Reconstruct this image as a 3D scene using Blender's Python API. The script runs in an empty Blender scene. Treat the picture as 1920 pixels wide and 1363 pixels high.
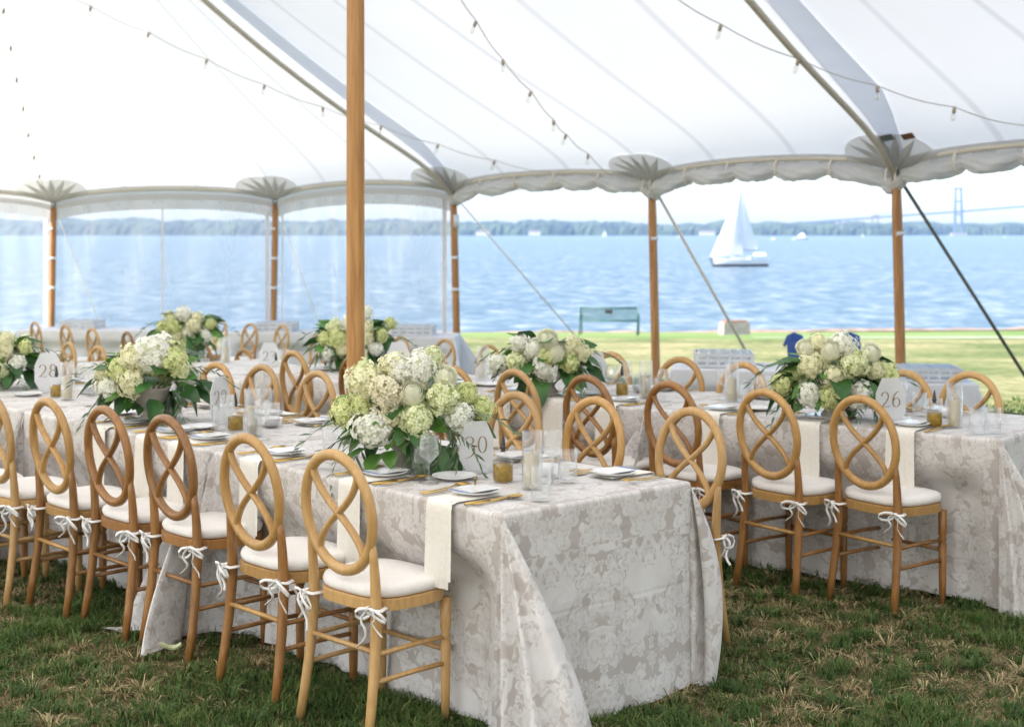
import bpy, math, random
import mathutils.noise as mnoise
import numpy as np
from mathutils import Vector, Matrix
R = random.Random(7)
C = bpy.context.scene.collection
sc = bpy.context.scene
PI = math.pi

# ---------------------------------------------------------------- camera, world, sun, exposure
F = 2667.0; K = .762; HZ = 438.0; CH = 1.665                      # focal length in photo pixels, horizon row, eye height
cd = bpy.data.cameras.new('camera'); cam = bpy.data.objects.new('camera', cd); C.objects.link(cam)
cam.location = (0, 0, CH); cam.rotation_euler = (PI/2, 0, 0)
cd.sensor_width = 36; cd.lens = 36*F/1920; cd.shift_y = -(681.5-HZ)/1920
cd.clip_start = 0.1; cd.clip_end = 20000
cd.dof.use_dof = True; cd.dof.focus_distance = 5.1; cd.dof.aperture_fstop = 3.9
sc.camera = cam
w = bpy.data.worlds.new('World'); sc.world = w; w.use_nodes = True
nt = w.node_tree; bg = nt.nodes['Background']
SUN_EL = math.radians(42); SUN_AZ = math.atan2(-0.94, -0.34)
sky = nt.nodes.new('ShaderNodeTexSky'); sky.sky_type = 'NISHITA'; sky.sun_disc = False
sky.sun_elevation = SUN_EL; sky.sun_rotation = SUN_AZ % (2*PI); sky.altitude = 10; sky.air_density = 1.0; sky.dust_density = 1.6
nt.links.new(sky.outputs[0], bg.inputs[0]); bg.inputs[1].default_value = 0.15
sl = bpy.data.lights.new('sun', 'SUN'); sl.energy = 4.6; sl.angle = math.radians(0.5); sl.color = (1.0, 0.94, 0.85)
so = bpy.data.objects.new('sun', sl); C.objects.link(so)
sd = Vector((math.sin(SUN_AZ)*math.cos(SUN_EL), math.cos(SUN_AZ)*math.cos(SUN_EL), math.sin(SUN_EL)))
so.rotation_euler = sd.to_track_quat('Z', 'Y').to_euler(); so.location = (-20, 20, 40)
sc.view_settings.view_transform = 'Standard'; sc.view_settings.look = 'None'
sc.view_settings.exposure = 1.56; sc.view_settings.gamma = 1
sc.cycles.use_denoising = True
sc.cycles.max_bounces = 10; sc.cycles.transparent_max_bounces = 24; sc.cycles.diffuse_bounces = 5
sc.cycles.transmission_bounces = 6; sc.cycles.volume_bounces = 1
sc.cycles.sample_clamp_indirect = 6; sc.cycles.caustics_reflective = False; sc.cycles.caustics_refractive = False

# ---------------------------------------------------------------- ground profile
GP = [(-60, 0), (8.8, 0), (13, -.33), (21.3, -.5), (34.3, -.95), (48.8, -1.75), (152, -6)]
def gz(y):
    for (a, za), (b, zb) in zip(GP, GP[1:]):
        if y <= b: return za+(zb-za)*max(0, (y-a))/(b-a) if y > a else za
    return -6
def onz(px, py, z):
    d = F*(CH-z)/(py-HZ); return Vector(((px-960)/F*d, d, z))
def ong(px, py, h=0.0):                                 # a point h above the ground that is seen at px, py
    z = 0
    for _ in range(30):
        d = F*(CH-h-z)/(py-HZ); z = .5*z+.5*gz(d)
    return Vector(((px-960)/F*d, d, gz(d)))

# ---------------------------------------------------------------- mesh builder
class MB:
    def __init__(s): s.v = []; s.f = []; s.m = []; s.uv = None; s.col = None
    def add(s, vs, fs, mi=0):
        b = len(s.v); s.v += [tuple(p) for p in vs]
        for f in fs: s.f.append(tuple(b+i for i in f)); s.m.append(mi)
    def box(s, c, d, rz=0, mi=0, taper=1.0, M=None):
        hx, hy, hz = d[0]/2, d[1]/2, d[2]/2
        vs = []
        for z, k in ((-hz, 1), (hz, taper)):
            for x, y in ((-hx, -hy), (hx, -hy), (hx, hy), (-hx, hy)):
                p = Vector((x*k, y*k, z))
                if M is not None: p = M @ p
                elif rz: p = Matrix.Rotation(rz, 3, 'Z') @ p
                vs.append(p+Vector(c))
        s.add(vs, [(0,3,2,1), (4,5,6,7), (0,1,5,4), (1,2,6,5), (2,3,7,6), (3,0,4,7)], mi)
    def tube(s, pts, r, n=8, mi=0, cap=True, closed=False, up=None, flat=None):
        pts = [Vector(p) for p in pts]; N = len(pts); vs = []
        rr = r if isinstance(r, (list, tuple)) else [r]*N
        prev = None
        for i, p in enumerate(pts):
            if closed: t = pts[(i+1) % N]-pts[i-1]
            else: t = pts[min(i+1, N-1)]-pts[max(i-1, 0)]
            t.normalize()
            if up is not None: a = (Vector(up)-t*t.dot(Vector(up)))
            elif prev is not None: a = prev-t*t.dot(prev)
            else: a = t.cross(Vector((0,0,1)) if abs(t.z) < .9 else Vector((1,0,0)))
            a.normalize(); b = t.cross(a); prev = a
            ra = rr[i] if not isinstance(rr[i], tuple) else rr[i][0]
            rb = rr[i] if not isinstance(rr[i], tuple) else rr[i][1]
            for k in range(n):
                q = 2*PI*(k+.5)/n; ca, sa = math.cos(q), math.sin(q)
                if flat:                                # squarish section
                    m = 1/max(abs(ca), abs(sa)); m = 1+(m-1)*flat; ca *= m; sa *= m
                vs.append(p+a*ca*ra+b*sa*rb)
        fs = []
        for i in range(N if closed else N-1):
            j = (i+1) % N
            for k in range(n): fs.append((i*n+k, i*n+(k+1) % n, j*n+(k+1) % n, j*n+k))
        if cap and not closed: fs += [tuple(range(n-1, -1, -1)), tuple((N-1)*n+k for k in range(n))]
        s.add(vs, fs, mi)
    def lathe(s, prof, n=20, c=(0,0,0), mi=0, cap0=True, cap1=True):
        vs = []; c = Vector(c)
        for r, z in prof:
            for k in range(n):
                q = 2*PI*k/n; vs.append(c+Vector((r*math.cos(q), r*math.sin(q), z)))
        fs = []
        for i in range(len(prof)-1):
            for k in range(n): fs.append((i*n+k, i*n+(k+1) % n, (i+1)*n+(k+1) % n, (i+1)*n+k))
        if cap0: fs.append(tuple(range(n-1, -1, -1)))
        if cap1: fs.append(tuple((len(prof)-1)*n+k for k in range(n)))
        s.add(vs, fs, mi)
    def grid(s, P, nu, nv, mi=0, closeu=False):
        b = len(s.v); s.v += [tuple(p) for p in P]
        for i in range(nu if closeu else nu-1):
            for j in range(nv-1):
                a = i*nv+j; c_ = ((i+1) % nu)*nv+j
                s.f.append((b+a, b+c_, b+c_+1, b+a+1)); s.m.append(mi)
    def ribbon(s, pts, wd, side, mi=0):
        vs = []; sd_ = Vector(side)
        for i, p in enumerate(pts):
            q = wd[i] if isinstance(wd, (list, tuple)) else wd
            vs += [Vector(p)-sd_*q/2, Vector(p)+sd_*q/2]
        s.add(vs, [(2*i, 2*i+1, 2*i+3, 2*i+2) for i in range(len(pts)-1)], mi)
    def mesh(s, name, mats, smooth=True):
        me = bpy.data.meshes.new(name); me.from_pydata(s.v, [], s.f)
        for m in (mats if isinstance(mats, (list, tuple)) else [mats]): me.materials.append(m)
        if smooth: me.polygons.foreach_set('use_smooth', [True]*len(me.polygons))
        if any(s.m): me.polygons.foreach_set('material_index', s.m)
        if s.uv is not None:
            ul = me.uv_layers.new(name='UVMap'); li = np.zeros(len(me.loops), np.int32); me.loops.foreach_get('vertex_index', li)
            ul.data.foreach_set('uv', np.array(s.uv, np.float32)[li].ravel())
        if s.col is not None:
            at = me.color_attributes.new('tint', 'FLOAT_COLOR', 'POINT'); at.data.foreach_set('color', np.array(s.col, np.float32).ravel())
        me.update(); return me

def link(name, me, parent=None, loc=(0,0,0), rz=0, scale=1):
    o = bpy.data.objects.new(name, me); C.objects.link(o); o.location = loc; o.rotation_euler = (0, 0, rz)
    if scale != 1: o.scale = (scale,)*3 if not isinstance(scale, tuple) else scale
    if parent: o.parent = parent
    return o
def tag(o, label=None, cat=None, group=None, kind=None):
    if label: o['label'] = label
    if cat: o['category'] = cat
    if group: o['group'] = group
    if kind: o['kind'] = kind
    return o
def empty(name, loc=(0,0,0), rz=0):
    o = bpy.data.objects.new(name, None); C.objects.link(o); o.location = loc; o.rotation_euler = (0, 0, rz)
    o.empty_display_size = .05; return o
def dup(root, loc, rz, label, group=None, mats=None):
    r = root.copy(); C.objects.link(r); r.location = loc; r.rotation_euler = (0, 0, rz); r['label'] = label
    if group: r['group'] = group
    for ch in root.children:
        c = ch.copy(); C.objects.link(c); c.parent = r
        for g in ch.children:
            d = g.copy(); C.objects.link(d); d.parent = c
    return r
ORD = ['first','second','third','fourth','fifth','sixth','seventh','eighth','ninth','tenth','eleventh','twelfth','thirteenth','fourteenth','fifteenth','sixteenth','seventeenth','eighteenth']

# ---------------------------------------------------------------- materials
def newmat(name):
    m = bpy.data.materials.new(name); m.use_nodes = True; return m, m.node_tree, m.node_tree.nodes, m.node_tree.links
def ramp(N, stops):
    r = N.new('ShaderNodeValToRGB'); e = r.color_ramp.elements
    e[0].position, e[0].color = stops[0][0], (*stops[0][1], 1); e[1].position, e[1].color = stops[-1][0], (*stops[-1][1], 1)
    for p, c in stops[1:-1]:
        x = e.new(p); x.color = (*c, 1)
    return r
def pmat(name, c1, c2=None, rough=.5, scale=20, stretch=(1,1,1), metal=0, bump=0, detail=4, dist=0, spec=.5, coat=0, sheen=0, bscale=None, pos=(.35,.65), trans=0, objrand=0):
    m, t, N, L = newmat(name); b = N['Principled BSDF']
    b.inputs['Roughness'].default_value = rough; b.inputs['Metallic'].default_value = metal
    b.inputs['Specular IOR Level'].default_value = spec; b.inputs['Coat Weight'].default_value = coat
    b.inputs['Sheen Weight'].default_value = sheen
    tc = N.new('ShaderNodeTexCoord'); mp = N.new('ShaderNodeMapping'); mp.inputs['Scale'].default_value = stretch
    L.new(tc.outputs['Object'], mp.inputs[0])
    n = N.new('ShaderNodeTexNoise'); n.inputs['Scale'].default_value = scale; n.inputs['Detail'].default_value = detail; n.inputs['Distortion'].default_value = dist
    if objrand:
        oi = N.new('ShaderNodeObjectInfo'); ad = N.new('ShaderNodeVectorMath'); ad.operation = 'ADD'
        ml = N.new('ShaderNodeMath'); ml.operation = 'MULTIPLY'; ml.inputs[1].default_value = 37
        L.new(oi.outputs['Random'], ml.inputs[0]); L.new(mp.outputs[0], ad.inputs[0]); L.new(ml.outputs[0], ad.inputs[1]); L.new(ad.outputs[0], n.inputs['Vector'])
    else: L.new(mp.outputs[0], n.inputs['Vector'])
    r = ramp(N, [(pos[0], c1), (pos[1], c2 or c1)]); L.new(n.outputs[0], r.inputs[0])
    out = r.outputs[0]
    if objrand:
        hs = N.new('ShaderNodeHueSaturation'); mr = N.new('ShaderNodeMapRange'); mr.inputs[3].default_value = 1-objrand; mr.inputs[4].default_value = 1+objrand
        L.new(oi.outputs['Random'], mr.inputs[0]); L.new(mr.outputs[0], hs.inputs['Value']); L.new(out, hs.inputs['Color']); out = hs.outputs[0]
    L.new(out, b.inputs['Base Color'])
    if bump:
        n2 = N.new('ShaderNodeTexNoise'); n2.inputs['Scale'].default_value = bscale or scale*2; n2.inputs['Detail'].default_value = 6
        L.new(mp.outputs[0], n2.inputs['Vector']); bp = N.new('ShaderNodeBump'); bp.inputs['Strength'].default_value = bump; bp.inputs['Distance'].default_value = .01
        L.new(n2.outputs[0], bp.inputs['Height']); L.new(bp.outputs[0], b.inputs['Normal'])
    if trans:
        tr = N.new('ShaderNodeBsdfTranslucent'); mx = N.new('ShaderNodeMixShader'); mx.inputs[0].default_value = trans
        L.new(out, tr.inputs[0]); L.new(b.outputs[0], mx.inputs[1]); L.new(tr.outputs[0], mx.inputs[2]); L.new(mx.outputs[0], N['Material Output'].inputs[0])
    return m
M = {}
WOODS = []
for i, (a, b) in enumerate((((.51,.315,.13), (.40,.23,.08)), ((.47,.28,.10), (.36,.19,.055)), ((.31,.15,.045), (.20,.085,.022)))):
    WOODS.append(pmat('chair_wood_%d' % i, a, b, rough=.38, scale=14, stretch=(3,3,.6), dist=1.2, bump=.08, objrand=.14, pos=(.3,.7)))
M['pole'] = pmat('pole_wood', (.50,.27,.09), (.36,.17,.05), rough=.45, scale=12, stretch=(4,4,.25), dist=.6, bump=.15)
M['sidepole'] = pmat('side_pole_wood', (.46,.23,.08), (.30,.13,.04), rough=.5, scale=10, stretch=(4,4,.3), dist=.8, bump=.1, objrand=.12)
M['cushion'] = pmat('cushion_cotton', (.80,.77,.74), (.76,.73,.70), rough=.9, scale=60, bump=.15, sheen=.2)
M['ribbon'] = pmat('tie_ribbon', (.86,.85,.83), (.80,.79,.78), rough=.8, scale=50)
M['napkin'] = pmat('napkin_linen', (.85,.82,.755), (.80,.77,.70), rough=.9, scale=80, bump=.1, trans=.1)
M['whitecloth'] = pmat('white_cloth', (.80,.80,.82), (.72,.73,.77), rough=.9, scale=4, bump=.1, trans=.15)
M['china'] = pmat('china', (.80,.80,.80), (.77,.77,.78), rough=.15, scale=10)
M['bluerim'] = pmat('blue_print', (.08,.16,.42), (.10,.2,.5), rough=.5, scale=40)
M['gold'] = pmat('brushed_gold', (.62,.42,.14), (.54,.35,.10), rough=.28, metal=.9, scale=60, stretch=(1,8,1))
M['brass'] = pmat('aged_brass', (.30,.24,.13), (.24,.18,.09), rough=.35, metal=.8, scale=40)
M['stone'] = pmat('urn_stone', (.50,.46,.41), (.42,.385,.34), rough=.85, scale=30, bump=.25)
M['leaf'] = pmat('dark_leaf', (.025,.085,.022), (.05,.15,.03), rough=.35, scale=14, bump=.2, trans=.18, objrand=.3)
M['leafb'] = pmat('fresh_leaf', (.07,.19,.03), (.13,.28,.05), rough=.4, scale=14, bump=.2, trans=.25, objrand=.25)
M['olive'] = pmat('olive_leaf', (.06,.10,.045), (.16,.21,.12), rough=.5, scale=25, trans=.15, objrand=.2)
M['stemg'] = pmat('stem_green', (.10,.15,.05), (.14,.18,.07), rough=.6, scale=20)
M['rose'] = pmat('rose_petal', (.94,.94,.83), (.90,.91,.74), rough=.6, scale=12, trans=.4)
M['black'] = pmat('black_plastic', (.02,.02,.022), (.03,.03,.03), rough=.35)
M['candle'] = pmat('candle_wax', (.80,.73,.56), (.78,.70,.52), rough=.5, scale=8, trans=.25)
M['wick'] = pmat('candle_wick', (.1,.08,.06), rough=.9)
M['cardtext'] = pmat('card_ink', (.22,.17,.10), (.30,.22,.12), rough=.4, metal=.3)
M['canvas_edge'] = pmat('canvas_webbing', (.78,.72,.62), (.70,.65,.56), rough=.85, scale=30, bump=.1)
M['rolled'] = pmat('rolled_vinyl', (.90,.89,.87), (.83,.83,.85), rough=.5, scale=5, bump=.6, bscale=7, trans=.5)
M['patch'] = pmat('patch_vinyl', (.67,.66,.64), (.62,.61,.59), rough=.7, scale=9, trans=.35)
M['patchdisc'] = pmat('patch_disc_vinyl', (.86,.85,.83), (.83,.82,.80), rough=.7, scale=9, trans=.5)
M['whitestrap'] = pmat('white_strap', (.8,.8,.8), (.74,.74,.76), rough=.7)
M['metal'] = pmat('galvanised_metal', (.38,.39,.40), (.28,.29,.30), rough=.35, metal=.8, scale=40)
M['rope'] = pmat('guy_strap', (.72,.64,.50), (.62,.55,.42), rough=.9, scale=60, bump=.2)
M['ropedark'] = pmat('dark_guy_strap', (.10,.10,.075), (.15,.14,.10), rough=.9, scale=60)
M['bulbsocket'] = pmat('lamp_socket', (.34,.29,.21), (.40,.34,.25), rough=.5)
M['wire'] = pmat('lamp_wire', (.58,.57,.54), (.52,.51,.48), rough=.7)
M['rack'] = pmat('rack_plastic', (.55,.56,.59), (.64,.65,.68), rough=.6, scale=14)
M['bench'] = pmat('bench_green_paint', (.035,.10,.10), (.05,.14,.14), rough=.4, scale=12)
M['concrete'] = pmat('concrete', (.32,.29,.26), (.24,.22,.20), rough=.9, scale=5, bump=.3)
M['brown'] = pmat('rusty_lid', (.28,.13,.07), (.2,.09,.05), rough=.8)
M['bluefab'] = pmat('blue_fabric', (.03,.07,.26), (.05,.11,.34), rough=.8, scale=15)
M['sail'] = pmat('sailcloth', (.84,.84,.84), (.78,.79,.81), rough=.8, scale=.5, trans=.35)
M['hullw'] = pmat('white_hull', (.78,.78,.78), (.72,.72,.73), rough=.3, scale=1)
M['hulld'] = pmat('dark_hull', (.015,.02,.035), (.02,.03,.05), rough=.3, scale=1)
M['bridge'] = pmat('bridge_paint', (.10,.15,.20), (.08,.13,.18), rough=.6, scale=.1)
M['pier'] = pmat('bridge_concrete', (.30,.28,.28), (.24,.23,.24), rough=.9, scale=.1)
M['wood_far'] = pmat('far_trees', (.006,.022,.020), (.045,.075,.040), rough=1, scale=.02, stretch=(1,1,2), detail=6, bump=0, pos=(.38,.62))
M['house'] = pmat('house_paint', (.6,.57,.52), (.5,.48,.45), rough=.8, scale=.3)
M['roofd'] = pmat('house_roof', (.16,.13,.12), (.12,.10,.09), rough=.9, scale=.3)
M['petal'] = pmat('petal_pale', (.62,.68,.38), (.70,.72,.5), rough=.6, trans=.25)

def floret_mat(name, base, tip, core):
    m, t, N, L = newmat(name); b = N['Principled BSDF']; b.inputs['Roughness'].default_value = .65
    a = N.new('ShaderNodeVertexColor'); a.layer_name = 'tint'; s = N.new('ShaderNodeSeparateColor'); L.new(a.outputs[0], s.inputs[0])
    r = ramp(N, [(0, base), (.55, tip), (1, core)]); L.new(s.outputs[0], r.inputs[0])
    hs = N.new('ShaderNodeHueSaturation'); L.new(r.outputs[0], hs.inputs['Color'])
    mr = N.new('ShaderNodeMapRange'); mr.inputs[3].default_value = .84; mr.inputs[4].default_value = 1.1; L.new(s.outputs[1], mr.inputs[0]); L.new(mr.outputs[0], hs.inputs['Value'])
    L.new(hs.outputs[0], b.inputs['Base Color'])
    tr = N.new('ShaderNodeBsdfTranslucent'); mx = N.new('ShaderNodeMixShader'); mx.inputs[0].default_value = .28
    L.new(hs.outputs[0], tr.inputs[0]); L.new(b.outputs[0], mx.inputs[1]); L.new(tr.outputs[0], mx.inputs[2]); L.new(mx.outputs[0], N['Material Output'].inputs[0])
    return m
BL = {'white': floret_mat('bloom_white', (.90,.91,.82), (.92,.92,.88), (.74,.79,.52)),
      'cream': floret_mat('bloom_cream', (.87,.85,.52), (.89,.87,.66), (.68,.70,.34)),
      'green': floret_mat('bloom_lime', (.66,.72,.27), (.78,.81,.45), (.48,.57,.17)),
      'tan': floret_mat('bloom_blush', (.80,.75,.50), (.87,.82,.66), (.56,.57,.27)),
      'mix': floret_mat('bloom_palegreen', (.76,.82,.42), (.87,.89,.64), (.58,.67,.25))}

def glass(name, tint=(1,1,1), rough=.02, k=1.0, base=.03):
    m, t, N, L = newmat(name); N.remove(N['Principled BSDF'])
    tr = N.new('ShaderNodeBsdfTransparent'); tr.inputs[0].default_value = (*tint, 1)
    g = N.new('ShaderNodeBsdfGlossy'); g.inputs['Roughness'].default_value = rough; g.inputs[0].default_value = (.95,.96,.97,1)
    lw = N.new('ShaderNodeLayerWeight'); lw.inputs[0].default_value = .5
    pw = N.new('ShaderNodeMath'); pw.operation = 'POWER'; pw.inputs[1].default_value = 2.4; L.new(lw.outputs['Facing'], pw.inputs[0])
    mu = N.new('ShaderNodeMath'); mu.operation = 'MULTIPLY_ADD'; mu.inputs[1].default_value = k; mu.inputs[2].default_value = base; mu.use_clamp = True
    mx = N.new('ShaderNodeMixShader'); L.new(pw.outputs[0], mu.inputs[0]); L.new(mu.outputs[0], mx.inputs[0])
    L.new(tr.outputs[0], mx.inputs[1]); L.new(g.outputs[0], mx.inputs[2]); L.new(mx.outputs[0], N['Material Output'].inputs[0]); return m
M['glass'] = glass('clear_glass', (.975,.98,.98), .02, .60, .055)
M['bulb'] = glass('bulb_glass', (.93,.93,.9), .05, .6, .12)
def oilmat():
    m, t, N, L = newmat('olive_oil'); b = N['Principled BSDF']
    b.inputs['Base Color'].default_value = (.50,.30,.015,1); b.inputs['Roughness'].default_value = .06
    tc = N.new('ShaderNodeTexCoord'); n = N.new('ShaderNodeTexNoise'); n.inputs['Scale'].default_value = 40; L.new(tc.outputs['Object'], n.inputs[0])
    r = ramp(N, [(.35, (.42,.26,.010)), (.7, (.62,.42,.03))]); L.new(n.outputs[0], r.inputs[0]); L.new(r.outputs[0], b.inputs['Base Color'])
    tr = N.new('ShaderNodeBsdfTranslucent'); L.new(r.outputs[0], tr.inputs[0]); mx = N.new('ShaderNodeMixShader'); mx.inputs[0].default_value = .55
    L.new(b.outputs[0], mx.inputs[1]); L.new(tr.outputs[0], mx.inputs[2]); L.new(mx.outputs[0], N['Material Output'].inputs[0]); return m
M['oil'] = oilmat()
def frosted():
    m, t, N, L = newmat('frosted_acrylic'); b = N['Principled BSDF']; b.inputs['Roughness'].default_value = .35
    tc = N.new('ShaderNodeTexCoord'); n = N.new('ShaderNodeTexNoise'); n.inputs['Scale'].default_value = 18; L.new(tc.outputs['Object'], n.inputs[0])
    r = ramp(N, [(.3, (.76,.77,.79)), (.7, (.84,.84,.85))]); L.new(n.outputs[0], r.inputs[0]); L.new(r.outputs[0], b.inputs['Base Color'])
    tr = N.new('ShaderNodeBsdfTransparent'); tl = N.new('ShaderNodeBsdfTranslucent'); L.new(r.outputs[0], tl.inputs[0])
    m1 = N.new('ShaderNodeMixShader'); m1.inputs[0].default_value = .4; L.new(b.outputs[0], m1.inputs[1]); L.new(tl.outputs[0], m1.inputs[2])
    m2 = N.new('ShaderNodeMixShader'); m2.inputs[0].default_value = .18; L.new(m1.outputs[0], m2.inputs[1]); L.new(tr.outputs[0], m2.inputs[2])
    L.new(m2.outputs[0], N['Material Output'].inputs[0]); return m
M['card'] = frosted()
def clearvinyl():
    m, t, N, L = newmat('clear_vinyl'); N.remove(N['Principled BSDF'])
    uv = N.new('ShaderNodeTexCoord'); mp = N.new('ShaderNodeMapping'); mp.inputs['Scale'].default_value = (1.0, .18, 1); mp.inputs['Rotation'].default_value = (0, 0, .16)
    L.new(uv.outputs['UV'], mp.inputs[0])
    n = N.new('ShaderNodeTexNoise'); n.inputs['Scale'].default_value = 3.2; n.inputs['Detail'].default_value = 3; n.inputs['Distortion'].default_value = .5; L.new(mp.outputs[0], n.inputs[0])
    r = ramp(N, [(.0, (.19,.19,.19)), (.56, (.22,.22,.22)), (.66, (.42,.42,.42)), (.72, (.22,.22,.22))]); L.new(n.outputs[0], r.inputs[0])
    tr = N.new('ShaderNodeBsdfTransparent'); tr.inputs[0].default_value = (.97,.98,1,1)
    tl = N.new('ShaderNodeBsdfTranslucent'); tl.inputs[0].default_value = (.85,.86,.88,1)
    df = N.new('ShaderNodeBsdfDiffuse'); df.inputs[0].default_value = (.8,.82,.85,1)
    gl = N.new('ShaderNodeBsdfGlossy'); gl.inputs['Roughness'].default_value = .12
    bp = N.new('ShaderNodeBump'); bp.inputs['Strength'].default_value = .5; bp.inputs['Distance'].default_value = .05; L.new(n.outputs[0], bp.inputs['Height']); L.new(bp.outputs[0], gl.inputs['Normal'])
    a = N.new('ShaderNodeMixShader'); a.inputs[0].default_value = .6; L.new(df.outputs[0], a.inputs[1]); L.new(tl.outputs[0], a.inputs[2])
    b_ = N.new('ShaderNodeMixShader'); L.new(r.outputs[0], b_.inputs[0]); L.new(tr.outputs[0], b_.inputs[1]); L.new(a.outputs[0], b_.inputs[2])
    c = N.new('ShaderNodeMixShader'); c.inputs[0].default_value = .06; L.new(b_.outputs[0], c.inputs[1]); L.new(gl.outputs[0], c.inputs[2])
    L.new(c.outputs[0], N['Material Output'].inputs[0]); return m
M['vinyl'] = clearvinyl()
def canvasmat():
    m, t, N, L = newmat('tent_canvas'); b = N['Principled BSDF']; b.inputs['Roughness'].default_value = .75; b.inputs['Specular IOR Level'].default_value = .15
    tc = N.new('ShaderNodeTexCoord'); s = N.new('ShaderNodeSeparateXYZ'); L.new(tc.outputs['UV'], s.inputs[0])
    fr = N.new('ShaderNodeMath'); fr.operation = 'PINGPONG'; fr.inputs[1].default_value = .5; L.new(s.outputs[0], fr.inputs[0])
    gt = N.new('ShaderNodeMapRange'); gt.inputs[1].default_value = .02; gt.inputs[2].default_value = .045; gt.inputs[3].default_value = 0; gt.inputs[4].default_value = 1; L.new(fr.outputs[0], gt.inputs[0])
    n = N.new('ShaderNodeTexNoise'); n.inputs['Scale'].default_value = .5; n.inputs['Detail'].default_value = 5; L.new(tc.outputs['Object'], n.inputs[0])
    r = ramp(N, [(.3, (.80,.79,.765)), (.7, (.86,.85,.83))]); L.new(n.outputs[0], r.inputs[0])
    mc = N.new('ShaderNodeMix'); mc.data_type = 'RGBA'; L.new(gt.outputs[0], mc.inputs[0]); mc.inputs[6].default_value = (.70,.69,.68,1); L.new(r.outputs[0], mc.inputs[7])
    L.new(mc.outputs[2], b.inputs['Base Color'])
    tl = N.new('ShaderNodeBsdfTranslucent'); L.new(mc.outputs[2], tl.inputs[0])
    mx = N.new('ShaderNodeMixShader'); mx.inputs[0].default_value = .385; L.new(b.outputs[0], mx.inputs[1]); L.new(tl.outputs[0], mx.inputs[2])
    L.new(mx.outputs[0], N['Material Output'].inputs[0]); return m
M['canvas'] = canvasmat()
def band():
    m = pmat('shadow_band_canvas', (.80,.84,.92), (.77,.81,.90), rough=.8, scale=3, trans=.55); return m  # blue-grey doubled cloth, its tint standing in for the shadow beside each strap
M['band'] = band()

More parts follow.
